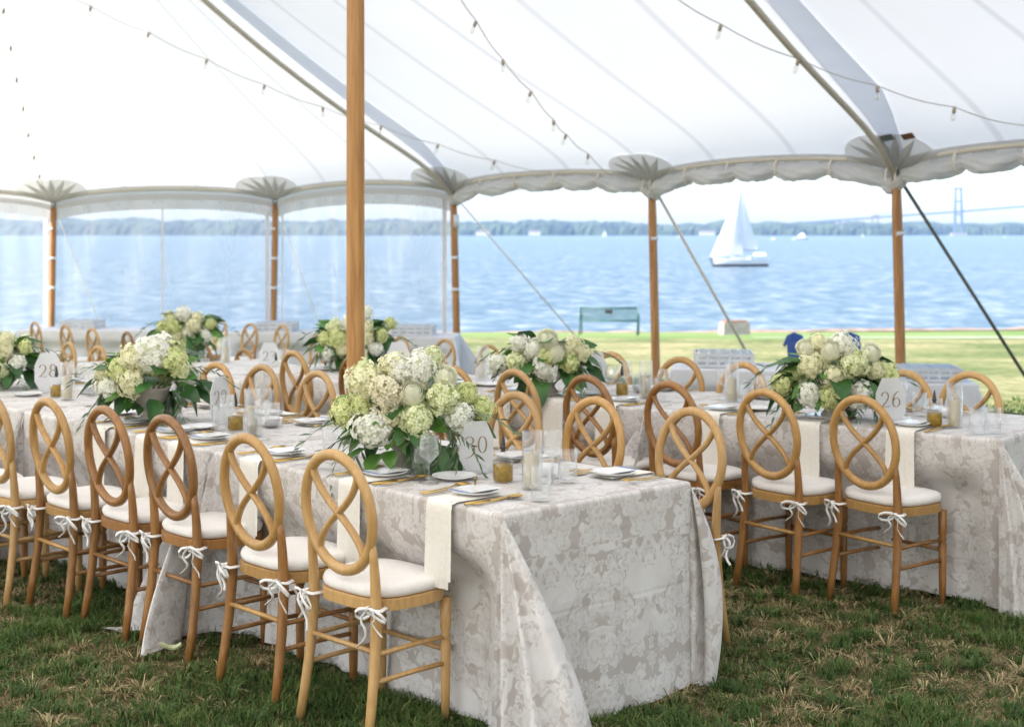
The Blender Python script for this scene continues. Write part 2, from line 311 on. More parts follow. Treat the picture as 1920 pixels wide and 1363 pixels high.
def damask():
    m, t, N, L = newmat('damask_cloth'); b = N['Principled BSDF']
    def math_(op, *a, clamp=False):
        n = N.new('ShaderNodeMath'); n.operation = op; n.use_clamp = clamp
        for i, x in enumerate(a):
            if x is None: continue
            if isinstance(x, (int, float)): n.inputs[i].default_value = x
            else: L.new(x, n.inputs[i])
        return n.outputs[0]
    tc = N.new('ShaderNodeTexCoord'); s = N.new('ShaderNodeSeparateXYZ'); L.new(tc.outputs['UV'], s.inputs[0])
    p = math_('PINGPONG', s.outputs[1], .24)
    q = math_('MODULO', math_('ADD', s.outputs[0], 20.0), .62)
    q = math_('PINGPONG', q, .62)
    c0 = N.new('ShaderNodeCombineXYZ'); L.new(p, c0.inputs[0]); L.new(q, c0.inputs[1])
    nd = N.new('ShaderNodeTexNoise'); nd.inputs['Scale'].default_value = 13; nd.inputs['Detail'].default_value = 2; L.new(c0.outputs[0], nd.inputs[0])
    cb = N.new('ShaderNodeVectorMath'); cb.operation = 'MULTIPLY_ADD'; cb.inputs[1].default_value = (.05,.05,0); L.new(nd.outputs['Color'], cb.inputs[0]); L.new(c0.outputs[0], cb.inputs[2])
    n1 = N.new('ShaderNodeTexNoise'); n1.inputs['Scale'].default_value = 6.5; n1.inputs['Detail'].default_value = 2.5; n1.inputs['Distortion'].default_value = 1.1; n1.inputs['Roughness'].default_value = .55
    L.new(cb.outputs[0], n1.inputs[0])
    A = math_('MULTIPLY', math_('SUBTRACT', n1.outputs[0], .49), 14, clamp=True)
    def flowers(sc_, pet, r0, off):
        v = N.new('ShaderNodeTexVoronoi'); v.inputs['Scale'].default_value = sc_; v.inputs['Randomness'].default_value = .75; v.voronoi_dimensions = '2D'
        ad = N.new('ShaderNodeVectorMath'); ad.operation = 'ADD'; ad.inputs[1].default_value = off; L.new(cb.outputs[0], ad.inputs[0]); L.new(ad.outputs[0], v.inputs['Vector'])
        sb = N.new('ShaderNodeVectorMath'); sb.operation = 'SUBTRACT'; L.new(ad.outputs[0], sb.inputs[0]); L.new(v.outputs['Position'], sb.inputs[1])
        sp = N.new('ShaderNodeSeparateXYZ'); L.new(sb.outputs[0], sp.inputs[0])
        th = math_('ARCTAN2', sp.outputs[1], sp.outputs[0]); th = math_('ADD', th, math_('MULTIPLY', v.outputs['Color'], 6.0))
        rad = math_('MULTIPLY_ADD', math_('ABSOLUTE', math_('COSINE', math_('MULTIPLY', th, pet/2))), .45*r0, .55*r0)
        d = math_('DIVIDE', v.outputs['Distance'], rad)
        outer = math_('MULTIPLY', math_('SUBTRACT', 1.0, d), 7, clamp=True)
        ring = math_('MULTIPLY', math_('SUBTRACT', math_('ABSOLUTE', math_('SUBTRACT', d, .5)), .07), 14, clamp=True)
        return math_('MULTIPLY', outer, math_('MULTIPLY_ADD', ring, .55, .45))
    f1 = flowers(8.0, 5, .50, (0,0,0)); f2 = flowers(15, 5, .5, (3.1, 1.7, 0))
    Mx = math_('MAXIMUM', math_('MULTIPLY', A, .85), math_('MULTIPLY', f1, .85)); Mx = math_('MAXIMUM', Mx, math_('MULTIPLY', f2, .7))
    n3 = N.new('ShaderNodeTexNoise'); n3.inputs['Scale'].default_value = 7; n3.inputs['Detail'].default_value = 5; L.new(tc.outputs['UV'], n3.inputs[0])
    wear = math_('MULTIPLY_ADD', n3.outputs[0], 1.1, .30, clamp=True)
    fac = math_('MULTIPLY', Mx, wear)
    r = ramp(N, [(0, (.42,.38,.355)), (1, (.655,.64,.63))]); L.new(fac, r.inputs[0])
    L.new(r.outputs[0], b.inputs['Base Color']); b.inputs['Sheen Weight'].default_value = .15
    rg = math_('MULTIPLY_ADD', fac, -.2, .68); L.new(rg, b.inputs['Roughness'])
    # woven grain and ironed crease lines
    n4 = N.new('ShaderNodeTexNoise'); n4.inputs['Scale'].default_value = 5; n4.inputs['Detail'].default_value = 3; n4.inputs['Distortion'].default_value = .6; L.new(tc.outputs['UV'], n4.inputs[0])
    cr1 = math_('PINGPONG', math_('ADD', s.outputs[1], .38), .47); cr2 = math_('PINGPONG', math_('ADD', s.outputs[0], .36), .52)
    cr = math_('MINIMUM', math_('MULTIPLY', math_('MINIMUM', cr1, cr2), 90), 1.0)
    h = math_('ADD', math_('MULTIPLY', n4.outputs[0], 1.6), math_('MULTIPLY', cr, .10)); h = math_('ADD', h, math_('MULTIPLY', fac, .05))
    bp = N.new('ShaderNodeBump'); bp.inputs['Strength'].default_value = .8; bp.inputs['Distance'].default_value = .012; L.new(h, bp.inputs['Height']); L.new(bp.outputs[0], b.inputs['Normal'])
    return m
M['damask'] = damask()

# ---------------------------------------------------------------- setting: lawn, path, water, far shore
def vnoise(x, y, cell, seed):
    g = np.random.RandomState(seed).rand(256, 256); u = x/cell; v = y/cell
    i = np.floor(u).astype(int); j = np.floor(v).astype(int); fu = u-i; fv = v-j
    fu = fu*fu*(3-2*fu); fv = fv*fv*(3-2*fv)
    a = g[i % 256, j % 256]; b = g[(i+1) % 256, j % 256]; c = g[i % 256, (j+1) % 256]; d = g[(i+1) % 256, (j+1) % 256]
    return (a*(1-fu)+b*fu)*(1-fv)+(c*(1-fu)+d*fu)*fv
def drymask(x, y):
    n = .45*vnoise(x, y, .8, 1)+.33*vnoise(x, y, .28, 2)+.22*vnoise(x, y, .10, 3)
    return np.clip((n-.505)*6.5+.40, 0, 1)
def edge_y(x): return K*(62+.42*max(-20, min(x, 60)))
def lawnmat():
    m, t, N, L = newmat('lawn_ground'); b = N['Principled BSDF']; b.inputs['Roughness'].default_value = .95; b.inputs['Specular IOR Level'].default_value = .1
    tc = N.new('ShaderNodeTexCoord')
    def noise(s_, d_): 
        n = N.new('ShaderNodeTexNoise'); n.inputs['Scale'].default_value = s_; n.inputs['Detail'].default_value = d_; L.new(tc.outputs['Object'], n.inputs[0]); return n.outputs[0]
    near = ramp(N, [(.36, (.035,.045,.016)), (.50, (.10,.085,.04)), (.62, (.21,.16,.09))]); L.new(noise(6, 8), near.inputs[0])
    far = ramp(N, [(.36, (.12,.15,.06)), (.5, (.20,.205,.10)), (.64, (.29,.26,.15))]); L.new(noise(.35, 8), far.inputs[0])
    mp = N.new('ShaderNodeMapping'); mp.inputs['Scale'].default_value = (.25, 1.2, 1); L.new(tc.outputs['Object'], mp.inputs[0])
    n5 = N.new('ShaderNodeTexNoise'); n5.inputs['Scale'].default_value = .25; n5.inputs['Detail'].default_value = 6; L.new(mp.outputs[0], n5.inputs[0])
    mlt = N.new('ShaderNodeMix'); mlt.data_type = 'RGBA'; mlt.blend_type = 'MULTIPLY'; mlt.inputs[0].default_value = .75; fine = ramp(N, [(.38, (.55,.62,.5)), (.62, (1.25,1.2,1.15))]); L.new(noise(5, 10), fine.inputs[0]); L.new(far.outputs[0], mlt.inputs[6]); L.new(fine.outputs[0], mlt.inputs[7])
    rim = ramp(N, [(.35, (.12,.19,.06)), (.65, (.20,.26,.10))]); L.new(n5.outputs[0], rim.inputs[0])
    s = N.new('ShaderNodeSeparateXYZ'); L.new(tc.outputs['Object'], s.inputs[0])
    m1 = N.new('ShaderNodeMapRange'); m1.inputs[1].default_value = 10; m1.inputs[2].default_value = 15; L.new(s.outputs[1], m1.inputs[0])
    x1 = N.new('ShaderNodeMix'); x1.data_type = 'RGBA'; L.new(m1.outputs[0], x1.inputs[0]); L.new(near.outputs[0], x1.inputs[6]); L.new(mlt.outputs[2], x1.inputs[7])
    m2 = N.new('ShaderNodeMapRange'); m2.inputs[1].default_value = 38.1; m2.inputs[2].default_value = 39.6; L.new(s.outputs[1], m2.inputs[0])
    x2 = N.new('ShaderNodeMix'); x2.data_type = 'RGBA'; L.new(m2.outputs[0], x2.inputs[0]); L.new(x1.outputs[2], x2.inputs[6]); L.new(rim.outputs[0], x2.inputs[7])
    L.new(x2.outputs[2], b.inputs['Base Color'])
    bp = N.new('ShaderNodeBump'); bp.inputs['Strength'].default_value = .8; bp.inputs['Distance'].default_value = .03; L.new(noise(30, 6), bp.inputs['Height']); L.new(bp.outputs[0], b.inputs['Normal'])
    return m
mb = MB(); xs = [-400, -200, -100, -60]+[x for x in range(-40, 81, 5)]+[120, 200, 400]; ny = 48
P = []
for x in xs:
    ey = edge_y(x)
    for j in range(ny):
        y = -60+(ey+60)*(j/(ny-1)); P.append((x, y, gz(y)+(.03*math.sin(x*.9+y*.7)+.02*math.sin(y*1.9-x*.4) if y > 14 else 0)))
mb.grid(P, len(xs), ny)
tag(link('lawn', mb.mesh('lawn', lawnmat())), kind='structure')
mb = MB(); P = []
for i in range(220):
    x = -60+i*.8; ey = edge_y(x); zt = gz(ey)
    for k, (dy, z) in enumerate(((-.35, zt+.02), (0, zt+.06), (.25, zt+.03), (.6, zt-.5), (1.2, zt-1.2), (2.5, -3.9))):
        P.append((x+R.uniform(-.2, .2), ey+dy+R.uniform(-.1, .1), z+R.uniform(-.04, .05)*(k > 0)))
mb.grid(P, 220, 6)
tag(link('shore_bank', mb.mesh('shore_bank', pmat('bank_stone', (.34,.24,.19), (.20,.15,.12), rough=.95, scale=2, bump=.5), smooth=False)), kind='structure')
mb = MB(); P = []
for i in range(60):
    t = i/59; x = 6.4+t*60; y = 37.7+.02*x-.2*math.sin(x*.07); hw = .2+.75*min(1, t*5)
    for s in (-1, 1): P.append((x, y+s*hw, gz(y+s*hw)+.055))
mb.grid(P, 60, 2)
tag(link('path', mb.mesh('path', pmat('path_asphalt', (.46,.45,.44), (.38,.38,.38), rough=.9, scale=1.5))), kind='structure')

def watermat():
    m, t, N, L = newmat('bay_water'); b = N['Principled BSDF']
    tc = N.new('ShaderNodeTexCoord')
    def nz(scale, sx, sy, d, dist=0):
        mp = N.new('ShaderNodeMapping'); mp.inputs['Scale'].default_value = (sx, sy, 1); L.new(tc.outputs['Object'], mp.inputs[0])
        n = N.new('ShaderNodeTexNoise'); n.inputs['Scale'].default_value = scale; n.inputs['Detail'].default_value = d; n.inputs['Distortion'].default_value = dist; L.new(mp.outputs[0], n.inputs[0]); return n.outputs[0]
    a = nz(.9, .45, 1, 6, .3); c = nz(.06, .4, 1, 5)
    ad = N.new('ShaderNodeMath'); ad.operation = 'MULTIPLY_ADD'; ad.inputs[1].default_value = 2.5; L.new(c, ad.inputs[0]); L.new(a, ad.inputs[2])
    bp = N.new('ShaderNodeBump'); bp.inputs['Strength'].default_value = 1; bp.inputs['Distance'].default_value = .9; L.new(ad.outputs[0], bp.inputs['Height']); L.new(bp.outputs[0], b.inputs['Normal'])
    e = nz(1.0, .8, .34, 8, .3)
    r = ramp(N, [(.28, (.03,.07,.11)), (.48, (.075,.12,.165)), (.60, (.14,.18,.22)), (.76, (.30,.33,.36))]); L.new(e, r.inputs[0]); L.new(r.outputs[0], b.inputs['Base Color'])  # wave shading painted into the base colour: dark troughs against paler water
    b.inputs['Roughness'].default_value = .3; b.inputs['IOR'].default_value = 1.33; b.inputs['Specular IOR Level'].default_value = .4
    return m
mb = MB(); mb.add([(-9000, 30, -3.5), (9000, 30, -3.5), (9000, 9500, -3.5), (-9000, 9500, -3.5)], [(0,1,2,3)])
tag(link('water', mb.mesh('water', watermat())), kind='structure')

def shore(name, x0, x1, y0, hfun, seed, label=None):
    mb = MB(); nx = 420; P = []; rr = np.random.RandomState(seed)
    xsn = np.linspace(x0, x1, nx); bumps = vnoise(xsn, xsn*0, 45, seed)*7+vnoise(xsn, xsn*0, 18, seed+1)*5+vnoise(xsn, xsn*0+9, 300, seed+2)*10
    for i, x in enumerate(xsn):
        h = hfun(x)+bumps[i]-8
        prof = ((0, -4.5), (2, .3*h), (14, .62*h), (45, .85*h), (110, h), (240, h*.9), (420, -5))
        for k, (dy, z) in enumerate(prof): P.append((x, y0+dy+rr.rand()*14*(k > 0), z-3.5*(k == 0)+(rr.rand()-.5)*5*(0 < k < 6)))
    mb.grid(P, nx, 7)
    return tag(link(name, mb.mesh(name, M['wood_far'], smooth=False)), label, kind='structure')
shore('far_hills', -2600, 900, 3162, lambda x: 31+3*math.sin(x/300)-(6 if x > -300 else 0)*min(1, (x+300)/600 if x > -300 else 0), 21)
shore('far_headland', 520, 2900, 3581, lambda x: 28-.006*(x-520), 44)

# ---------------------------------------------------------------- haze
mb = MB(); mb.box((0, 2400, 62), (14000, 5600, 144))
hz = tag(link('haze', mb.mesh('haze', (lambda: newmat('haze_air'))()[0], smooth=False)), 'thin pale air over the bay', kind='stuff')
hm = hz.data.materials[0]; N = hm.node_tree.nodes; N.remove(N['Principled BSDF']); pv = N.new('ShaderNodeVolumePrincipled')
pv.inputs['Color'].default_value = (.50,.68,1.0,1); pv.inputs['Density'].default_value = .00009; pv.inputs['Anisotropy'].default_value = .2
hm.node_tree.links.new(pv.outputs[0], N['Material Output'].inputs['Volume'])

# ---------------------------------------------------------------- bridge, boats, houses
def at(px, d, py=None, z=None):
    d = d*K
    return Vector(((px-960)/F*d, d, z if z is not None else CH-(py-HZ)*d/F))
WZ = -3.5
BR = empty('suspension_bridge', at(1797, 4450, z=WZ)); tag(BR, 'pale suspension bridge crossing the bay behind the right tent pole', 'bridge')
def bpart(name, mb, mat, sm=False):
    o = link(name, mb.mesh(name, mat, sm), BR); o.location = -BR.location; return o
def bpt(px, py): return at(px, 4450, py=py)
tb = bpt(1797, 444)
for s in (-1, 1):
    mb = MB(); b0 = tb+Vector((s*9, 0, 0)); mb.tube([b0+Vector((0,0,-2)), b0+Vector((-s*2.5,0,118))], [4.2, 3], n=4); bpart('tower_leg', mb, M['bridge'])
for hz_ in (28, 52, 84, 114):
    mb = MB(); mb.box(tb+Vector((0,0,hz_)), (18, 4, 3.2)); bpart('tower_brace', mb, M['bridge'])
mb = MB(); mb.box(tb+Vector((0,0,3)), (36, 20, 12)); bpart('tower_footing', mb, M['pier'])
deck = [(1405,427),(1440,424.5),(1510,418),(1575,413),(1640,408.5),(1700,404),(1797,397.5),(1900,389),(2050,377)]
mb = MB(); mb.tube([bpt(*p) for p in deck], [(3.2, 2.2)]*len(deck), n=4, up=(0,0,1)); bpart('deck', mb, M['bridge'])
for px, top, wd in ((1410,426,6),(1444,423,7),(1501,418,8),(1575,412.5,9)):
    mb = MB(); p = bpt(px, 444)
    for s in (-1, 1): mb.box(p+Vector((s*wd*.7, 0, (444-top)*4450*K/F/2-4)), (wd*.75, 8, (444-top)*4450*K/F))
    bpart('pier', mb, M['pier'])
for s in (-1, 1):
    mb = MB(); p = bpt(1641, 444)+Vector((s*9, 0, 0)); mb.tube([p+Vector((0,0,-2)), p+Vector((-s*3,0,50))], [4.5, 3], n=4); bpart('anchor_leg', mb, M['pier'])
mb = MB(); mb.box(bpt(1641, 405)+Vector((0,0,0)), (18, 5, 4)); bpart('anchor_beam', mb, M['pier'])
mb = MB(); top = tb+Vector((0,0,118)); en = bpt(1641, 403)
mb.tube([top.lerp(en, t)+Vector((0,0,-14*math.sin(PI*t))) for t in [i/10 for i in range(11)]], .8, n=4); bpart('cable', mb, M['bridge'])
mb = MB(); en = bpt(2050, 372); mb.tube([top.lerp(en, t)+Vector((0,0,-20*math.sin(PI*t*.6))) for t in [i/10 for i in range(11)]], .8, n=4); bpart('cable', mb, M['bridge'])

def sheet(mb, a, b, c, bulge, n=10, mi=0):               # a triangular sail with camber
    P = []; a, b, c = Vector(a), Vector(b), Vector(c); nn = (b-a).cross(c-a).normalized()
    for i in range(n+1):
        for j in range(n+1):
            u = i/n; v = j/n; p = a.lerp(b.lerp(c, v), u); P.append(p+nn*bulge*math.sin(PI*v)*math.sin(PI*min(1, u*.9)))
    mb.grid(P, n+1, n+1, mi)
def sailboat():
    o = at(1385, 293, z=WZ); r = empty('sailboat', o); r.rotation_euler.z = math.radians(8)
    tag(r, 'large white sailboat with two raised sails heading left across the bay', 'sailboat')
    L_ = 9.2; P = []; n = 16
    for i in range(n):
        t = i/(n-1); x = -L_/2+L_*t; hw = 1.45*math.sin(PI*min(1, .06+t*.72))**.7; zt = 1.05+.35*(1-t)**2
        for (k, z) in ((0, -.3), (.55, -.1), (.86, .35), (1, zt)): P.append((x-(.5*(zt-z) if i == 0 else 0)*-.6, -hw*k, z))
        for (k, z) in ((1, zt), (.86, .35), (.55, -.1), (0, -.3)): P.append((x-(.5*(zt-z) if i == 0 else 0)*-.6, hw*k, z))
    m1 = MB(); m1.grid(P, n, 8); m1.add([P[(n-1)*8+k] for k in range(8)], [tuple(range(8))]); m1.f.append(tuple(range(7, -1, -1))); m1.m.append(0)
    for i in range(n-1): m1.f.append((i*8+3, i*8+4, (i+1)*8+4, (i+1)*8+3)); m1.m.append(1)
    for fi, f in enumerate(m1.f):
        if all(m1.v[i][2] < .4 for i in f): m1.m[fi] = 0
        elif m1.m[fi] == 0 and sum(m1.v[i][2] for i in f)/len(f) > .5: m1.m[fi] = 1
    link('hull', m1.mesh('hull', [M['hulld'], M['hullw']]), r)
    mb = MB(); mb.box((.3, 0, 1.35), (3.0, 1.5, .55), taper=.85); mb.box((3.3, 0, 1.9), (1.9, 1.7, .5), taper=.8); link('cabin', mb.mesh('cabin', M['hullw'], False), r)
    mb = MB(); mb.tube([(-.2,0,1.2), (.35,0,12.6)], .09, n=8); mb.tube([(-.1,0,2.5), (3.1,.1,2.5)], .07, n=6); link('mast', mb.mesh('mast', M['metal']), r)
    mb = MB(); sheet(mb, (.28,0,12.3), (0,0,2.6), (3.0,-.3,2.6), .35); link('mainsail', mb.mesh('mainsail', M['sail']), r)
    mb = MB(); sheet(mb, (.2,0,12.0), (-4.6,0,1.5), (.4,-.9,1.9), .8); link('headsail', mb.mesh('headsail', M['sail']), r)
    mb = MB(); sheet(mb, (.0,.1,9.0), (-2.6,.1,1.6), (.8,.7,2.0), .5); link('staysail', mb.mesh('staysail', M['sail']), r)
sailboat()
def smallboat(px, d, kind, label, s=1.0):
    r = empty(kind, at(px, d, z=WZ)); tag(r, label, 'boat', 'small boats far out on the bay'); r.scale = (s,)*3
    n = 9; P = []
    for i in range(n):
        t = i/(n-1); hw = 1.4*math.sin(PI*min(1, .05+t*.7))**.8
        for k, z in ((0,-.3),(.7,0),(1,1.1)): P.append((-4+8*t, -hw*k, z))
        for k, z in ((1,1.1),(.7,0),(0,-.3)): P.append((-4+8*t, hw*k, z))
    mb = MB(); mb.grid(P, n, 6)
    for i in range(n-1): mb.f.append((i*6+2, i*6+3, i*6+9, i*6+8)); mb.m.append(0)
    link('hull', mb.mesh('hull', M['hullw']), r)
    if kind == 'distant_sailboat':
        mb = MB(); mb.tube([(0,0,.8), (0,0,11)], .12, n=5); link('mast', mb.mesh('mast', M['metal']), r)
        mb = MB(); sheet(mb, (.1,0,10.8), (0,0,1.8), (3.4,-.4,1.8), .4, 4); sheet(mb, (0,0,9.8), (-3.6,0,1.3), (-.1,-.5,1.5), .5, 4); link('sail', mb.mesh('sail', M['sail']), r)
    else:
        mb = MB(); mb.box((.6,0,1.8), (3.4,2,1.6), taper=.8); mb.box((.9,0,3.0), (1.8,1.6,1.0), taper=.8); link('cabin', mb.mesh('cabin', M['hullw'], False), r)
smallboat(1134, 2600, 'distant_sailboat', 'tiny white sailboat far off, between the two middle tent poles', .9)
smallboat(1275, 2100, 'motor_yacht', 'small white motorboat far off, just left of the large sailboat', 1.1)
smallboat(1501, 1500, 'motor_yacht', 'broad white motor yacht far off, just right of the large sailboat', 1.6)
smallboat(1449, 1400, 'motor_yacht', 'low white launch on the water right beside the large sailboat', .6)
smallboat(1618, 2700, 'distant_sailboat', 'tiny pale boat among the bridge piers left of the right tent pole', .5)
smallboat(1884, 2300, 'motor_yacht', 'tiny dark launch near the right frame edge beyond the bridge tower', .5)
for i, (px, wd, lab) in enumerate(((905,30,'pale low house on the far shore right of the corner tent pole'), (1002,26,'pale house on the far shore beyond the park bench'), (1325,34,'long tan house on the far shore left of the large sailboat'), (1612,20,'small pale house on the far shore left of the right tent pole'))):
    r = empty('shore_house', at(px, 4130 if px < 1500 else 4600, z=WZ)); tag(r, lab, 'house', 'houses on the far shore')
    mb = MB(); mb.box((0,-6,5), (wd, 8, 8)); link('wall', mb.mesh('wall', M['house'], False), r)
    mb = MB(); mb.add([(-wd/2-1,-11,9), (wd/2+1,-11,9), (wd/2+1,-1,9), (-wd/2-1,-1,9), (-wd/2+3,-6,13), (wd/2-3,-6,13)], [(0,1,5,4), (2,3,4,5), (1,2,5), (3,0,4), (3,2,1,0)]); link('roof', mb.mesh('roof', M['roofd'], False), r)

# ---------------------------------------------------------------- lawn furniture
def bench():
    r = empty('park_bench', at(1141, 58, z=gz(58*K)), math.radians(-10)); tag(r, 'dark green metal park bench facing the bay on the lawn edge', 'bench')
    for i in range(22):
        x = -.86+1.72*i/21
        mb = MB(); mb.tube([(x,-.02,.84), (x,.02,.5), (x,.08,.44), (x,.30,.43), (x,.46,.45)], [(.028,.012)]*5, n=4, up=(1,0,0)); link('slat', mb.mesh('slat', M['bench'], False), r)
    for x in (-.9, .9):
        mb = MB(); mb.tube([(x,-.12,0), (x,.02,.42), (x,-.05,.88)], .022, n=6); mb.tube([(x,.45,0), (x,.45,.64), (x,.0,.66)], .022, n=6); link('leg', mb.mesh('leg', M['bench']), r)
    mb = MB(); mb.tube([(-.9,-.04,.86), (.9,-.04,.86)], .025, n=6); mb.tube([(-.9,.02,.44), (.9,.02,.44)], .02, n=6); link('frame_rail', mb.mesh('frame_rail', M['bench']), r)
    mb = MB(); mb.box((0.02,-.06,.74), (.22,.02,.12)); link('plaque', mb.mesh('plaque', M['black'], False), r)
bench()
r = empty('concrete_block', at(1377, 60, z=gz(60*K)), .2); tag(r, 'low grey concrete box on the lawn edge behind the guy rope', 'utility box')
mb = MB(); mb.box((0,0,.2), (.9,.5,.42), taper=.96); link('body', mb.mesh('body', M['concrete'], False), r)
mb = MB(); mb.box((0,0,.43), (.7,.42,.05)); link('lid', mb.mesh('lid', M['brown'], False), r)
def blue_chair(px, lab):
    r = empty('camp_chair', at(px, 20, z=gz(20*K)), PI+.3); tag(r, lab, 'camp chair', 'blue camp chairs on the lawn'); r.scale = (.62, .9, .95)
    mb = MB(); P = []
    for i in range(7):
        for j in range(6): P.append((-.17+.34*i/6, -.22-.12*j/5+.05*math.cos((i/6-.5)*PI), .4+(.55+.05*math.cos((i/6-.5)*2.6))*j/5))
    mb.grid(P, 7, 6); mb.tube([(-.19,-.36,.86), (-.12,-.36,.96), (0,-.36,.99), (.12,-.36,.96), (.19,-.36,.86)], .025, n=6); link('backrest', mb.mesh('backrest', M['bluefab']), r)
    mb = MB(); mb.box((0,0,.38), (.42,.42,.04)); link('seat', mb.mesh('seat', M['bluefab'], False), r)
    for x in (-1, 1):
        for y in (-1, 1):
            mb = MB(); mb.tube([(x*.2,y*.2,0), (-x*.0+x*.17,-y*.1,.4)], .012, n=5); link('leg', mb.mesh('leg', M['metal']), r)
blue_chair(1516, 'blue curved-top camp chair behind the upper left of the largest right-hand bouquet')
blue_chair(1624, 'blue curved-top camp chair behind the upper right of the largest right-hand bouquet')

# ---------------------------------------------------------------- the tent
E = Vector((-.5, .866*K)); PV = Vector((.866, .5*K)); P1 = Vector((-.88, 8.0))
def ax(s, p=0): v = P1+E*s+PV*p; return Vector((v.x, v.y))
RZ = 6.0
Q1 = Vector((*ax(8.78), RZ)); PK1 = Vector((*P1, RZ)); PK2 = Vector((*ax(-8.78), RZ)); PK3 = Vector((*ax(-17.5), RZ))
def mid(a, b): m = (a+b)/2; m.z -= .9; return m
per = [((-10.3,19.431,2.15), Q1), ((-7.0,21.717,2.155), Q1), ((-3.61,21.717,2.20), Q1), ((-.83,20.193,2.27), Q1), ((1.70,17.297,2.32), mid(Q1,PK1)), ((3.87,14.326,2.32), PK1),
       ((*ax(0,8.3),2.32), PK1), ((*ax(-4.4,8.3),2.32), mid(PK1,PK2)), ((*ax(-8.8,8.3),2.32), PK2), ((*ax(-13,8.3),2.32), mid(PK2,PK3)), ((*ax(-17.5,8.3),2.32), PK3),
       ((*ax(-23,5),2.32), PK3), ((*ax(-23,-5),2.32), PK3), ((*ax(-17.5,-8.3),2.32), PK3), ((*ax(-13,-8.3),2.32), mid(PK2,PK3)), ((*ax(-8.8,-8.3),2.32), PK2), ((*ax(-4.4,-8.3),2.32), mid(PK1,PK2)),
       ((*ax(0,-8.3),2.32), PK1), ((*ax(4.4,-8.3),2.32), mid(Q1,PK1)), ((*ax(8.8,-8.3),2.3), Q1), ((-13.1,15.773,2.2), Q1)]
NP = len(per)
def roof(i, a, t, off=0.0):
    (s0, r0), (s1, r1) = per[i], per[(i+1) % NP]
    b = Vector(s0).lerp(Vector(s1), a); r = r0.lerp(r1, a)
    if (r0-r1).length > .1: r = r.copy(); r.z = r0.z+(r1.z-r0.z)*a-.15*math.sin(PI*a)
    k = math.sin(PI*a)**.8*.024*(1-t)
    g = .70*(t)+.30*t*t
    tt = t+k
    p = b.lerp(r, min(1, tt)); g = .70*tt+.30*tt*tt; p.z = b.z+(r.z-b.z)*min(1, g)-off+.09*(1-math.exp(-((min(a,1-a)*(Vector(s0)-Vector(s1)).length)**2+(tt*(r-b).length)**2)**.5/.40))+.17*(1-math.exp(-t*(r-b).length/.45))
    return p
TENT = empty('tent_canopy', (0, 0, 0)); tag(TENT, 'white sailcloth tent canopy overhead with star patches at the pole tops', 'tent canopy')
NA, NT = 15, 40
for i in range(NP):
    mb = MB(); P = []; uv = []; d = (Vector(per[i][0])-Vector(per[(i+1) % NP][0])).length; ns = 3 if d > 3.9 else 3
    for a in range(NA):
        for t in range(NT): P.append(roof(i, a/(NA-1), t/(NT-1))); uv.append((a/(NA-1)*ns, t/(NT-1)))
    mb.grid(P, NA, NT); mb.uv = uv
    link('roof_panel', mb.mesh('roof_panel', M['canvas']), TENT)
    mb = MB(); P = []                                     # hem band along the eave
    for a in range(25):
        p = roof(i, a/24, 0); q = roof(i, a/24, .012); P += [q-Vector((0,0,.012)), p, p-Vector((0,0,.07)), p-Vector((0,0,.15))]
    mb.grid(P, 25, 4); link('eave_hem', mb.mesh('eave_hem', M['canvas']), TENT)
    mb = MB(); mb.tube([roof(i, a/24, .002, .0) for a in range(25)], .028, n=6); link('eave_webbing', mb.mesh('eave_webbing', M['canvas_edge']), TENT)
for i in (3, 5, 7, 20, 1) :                                 # webbing straps from peak to pole with a doubled strip tinted as their shadow band
    if i in (1, 20, 7): continue
    pts = [roof(i, 0, t/20, .10+.10*math.sin(PI*t/20)) for t in range(21)]
    mb = MB(); mb.tube(pts, [(.035, .03)]*21, n=8); link('ridge_strap', mb.mesh('ridge_strap', M['canvas_edge']), TENT)
    mb = MB(); P = []
    for t in range(21):
        tt = t/20; wv = .11*min(1, tt*6+.12)+.02
        P += [roof(i, 0, tt, .02), roof(i, wv, tt, .035)]
    mb.grid(P, 21, 2); link('shadow_band_seam', mb.mesh('shadow_band_seam', M['band']), TENT)
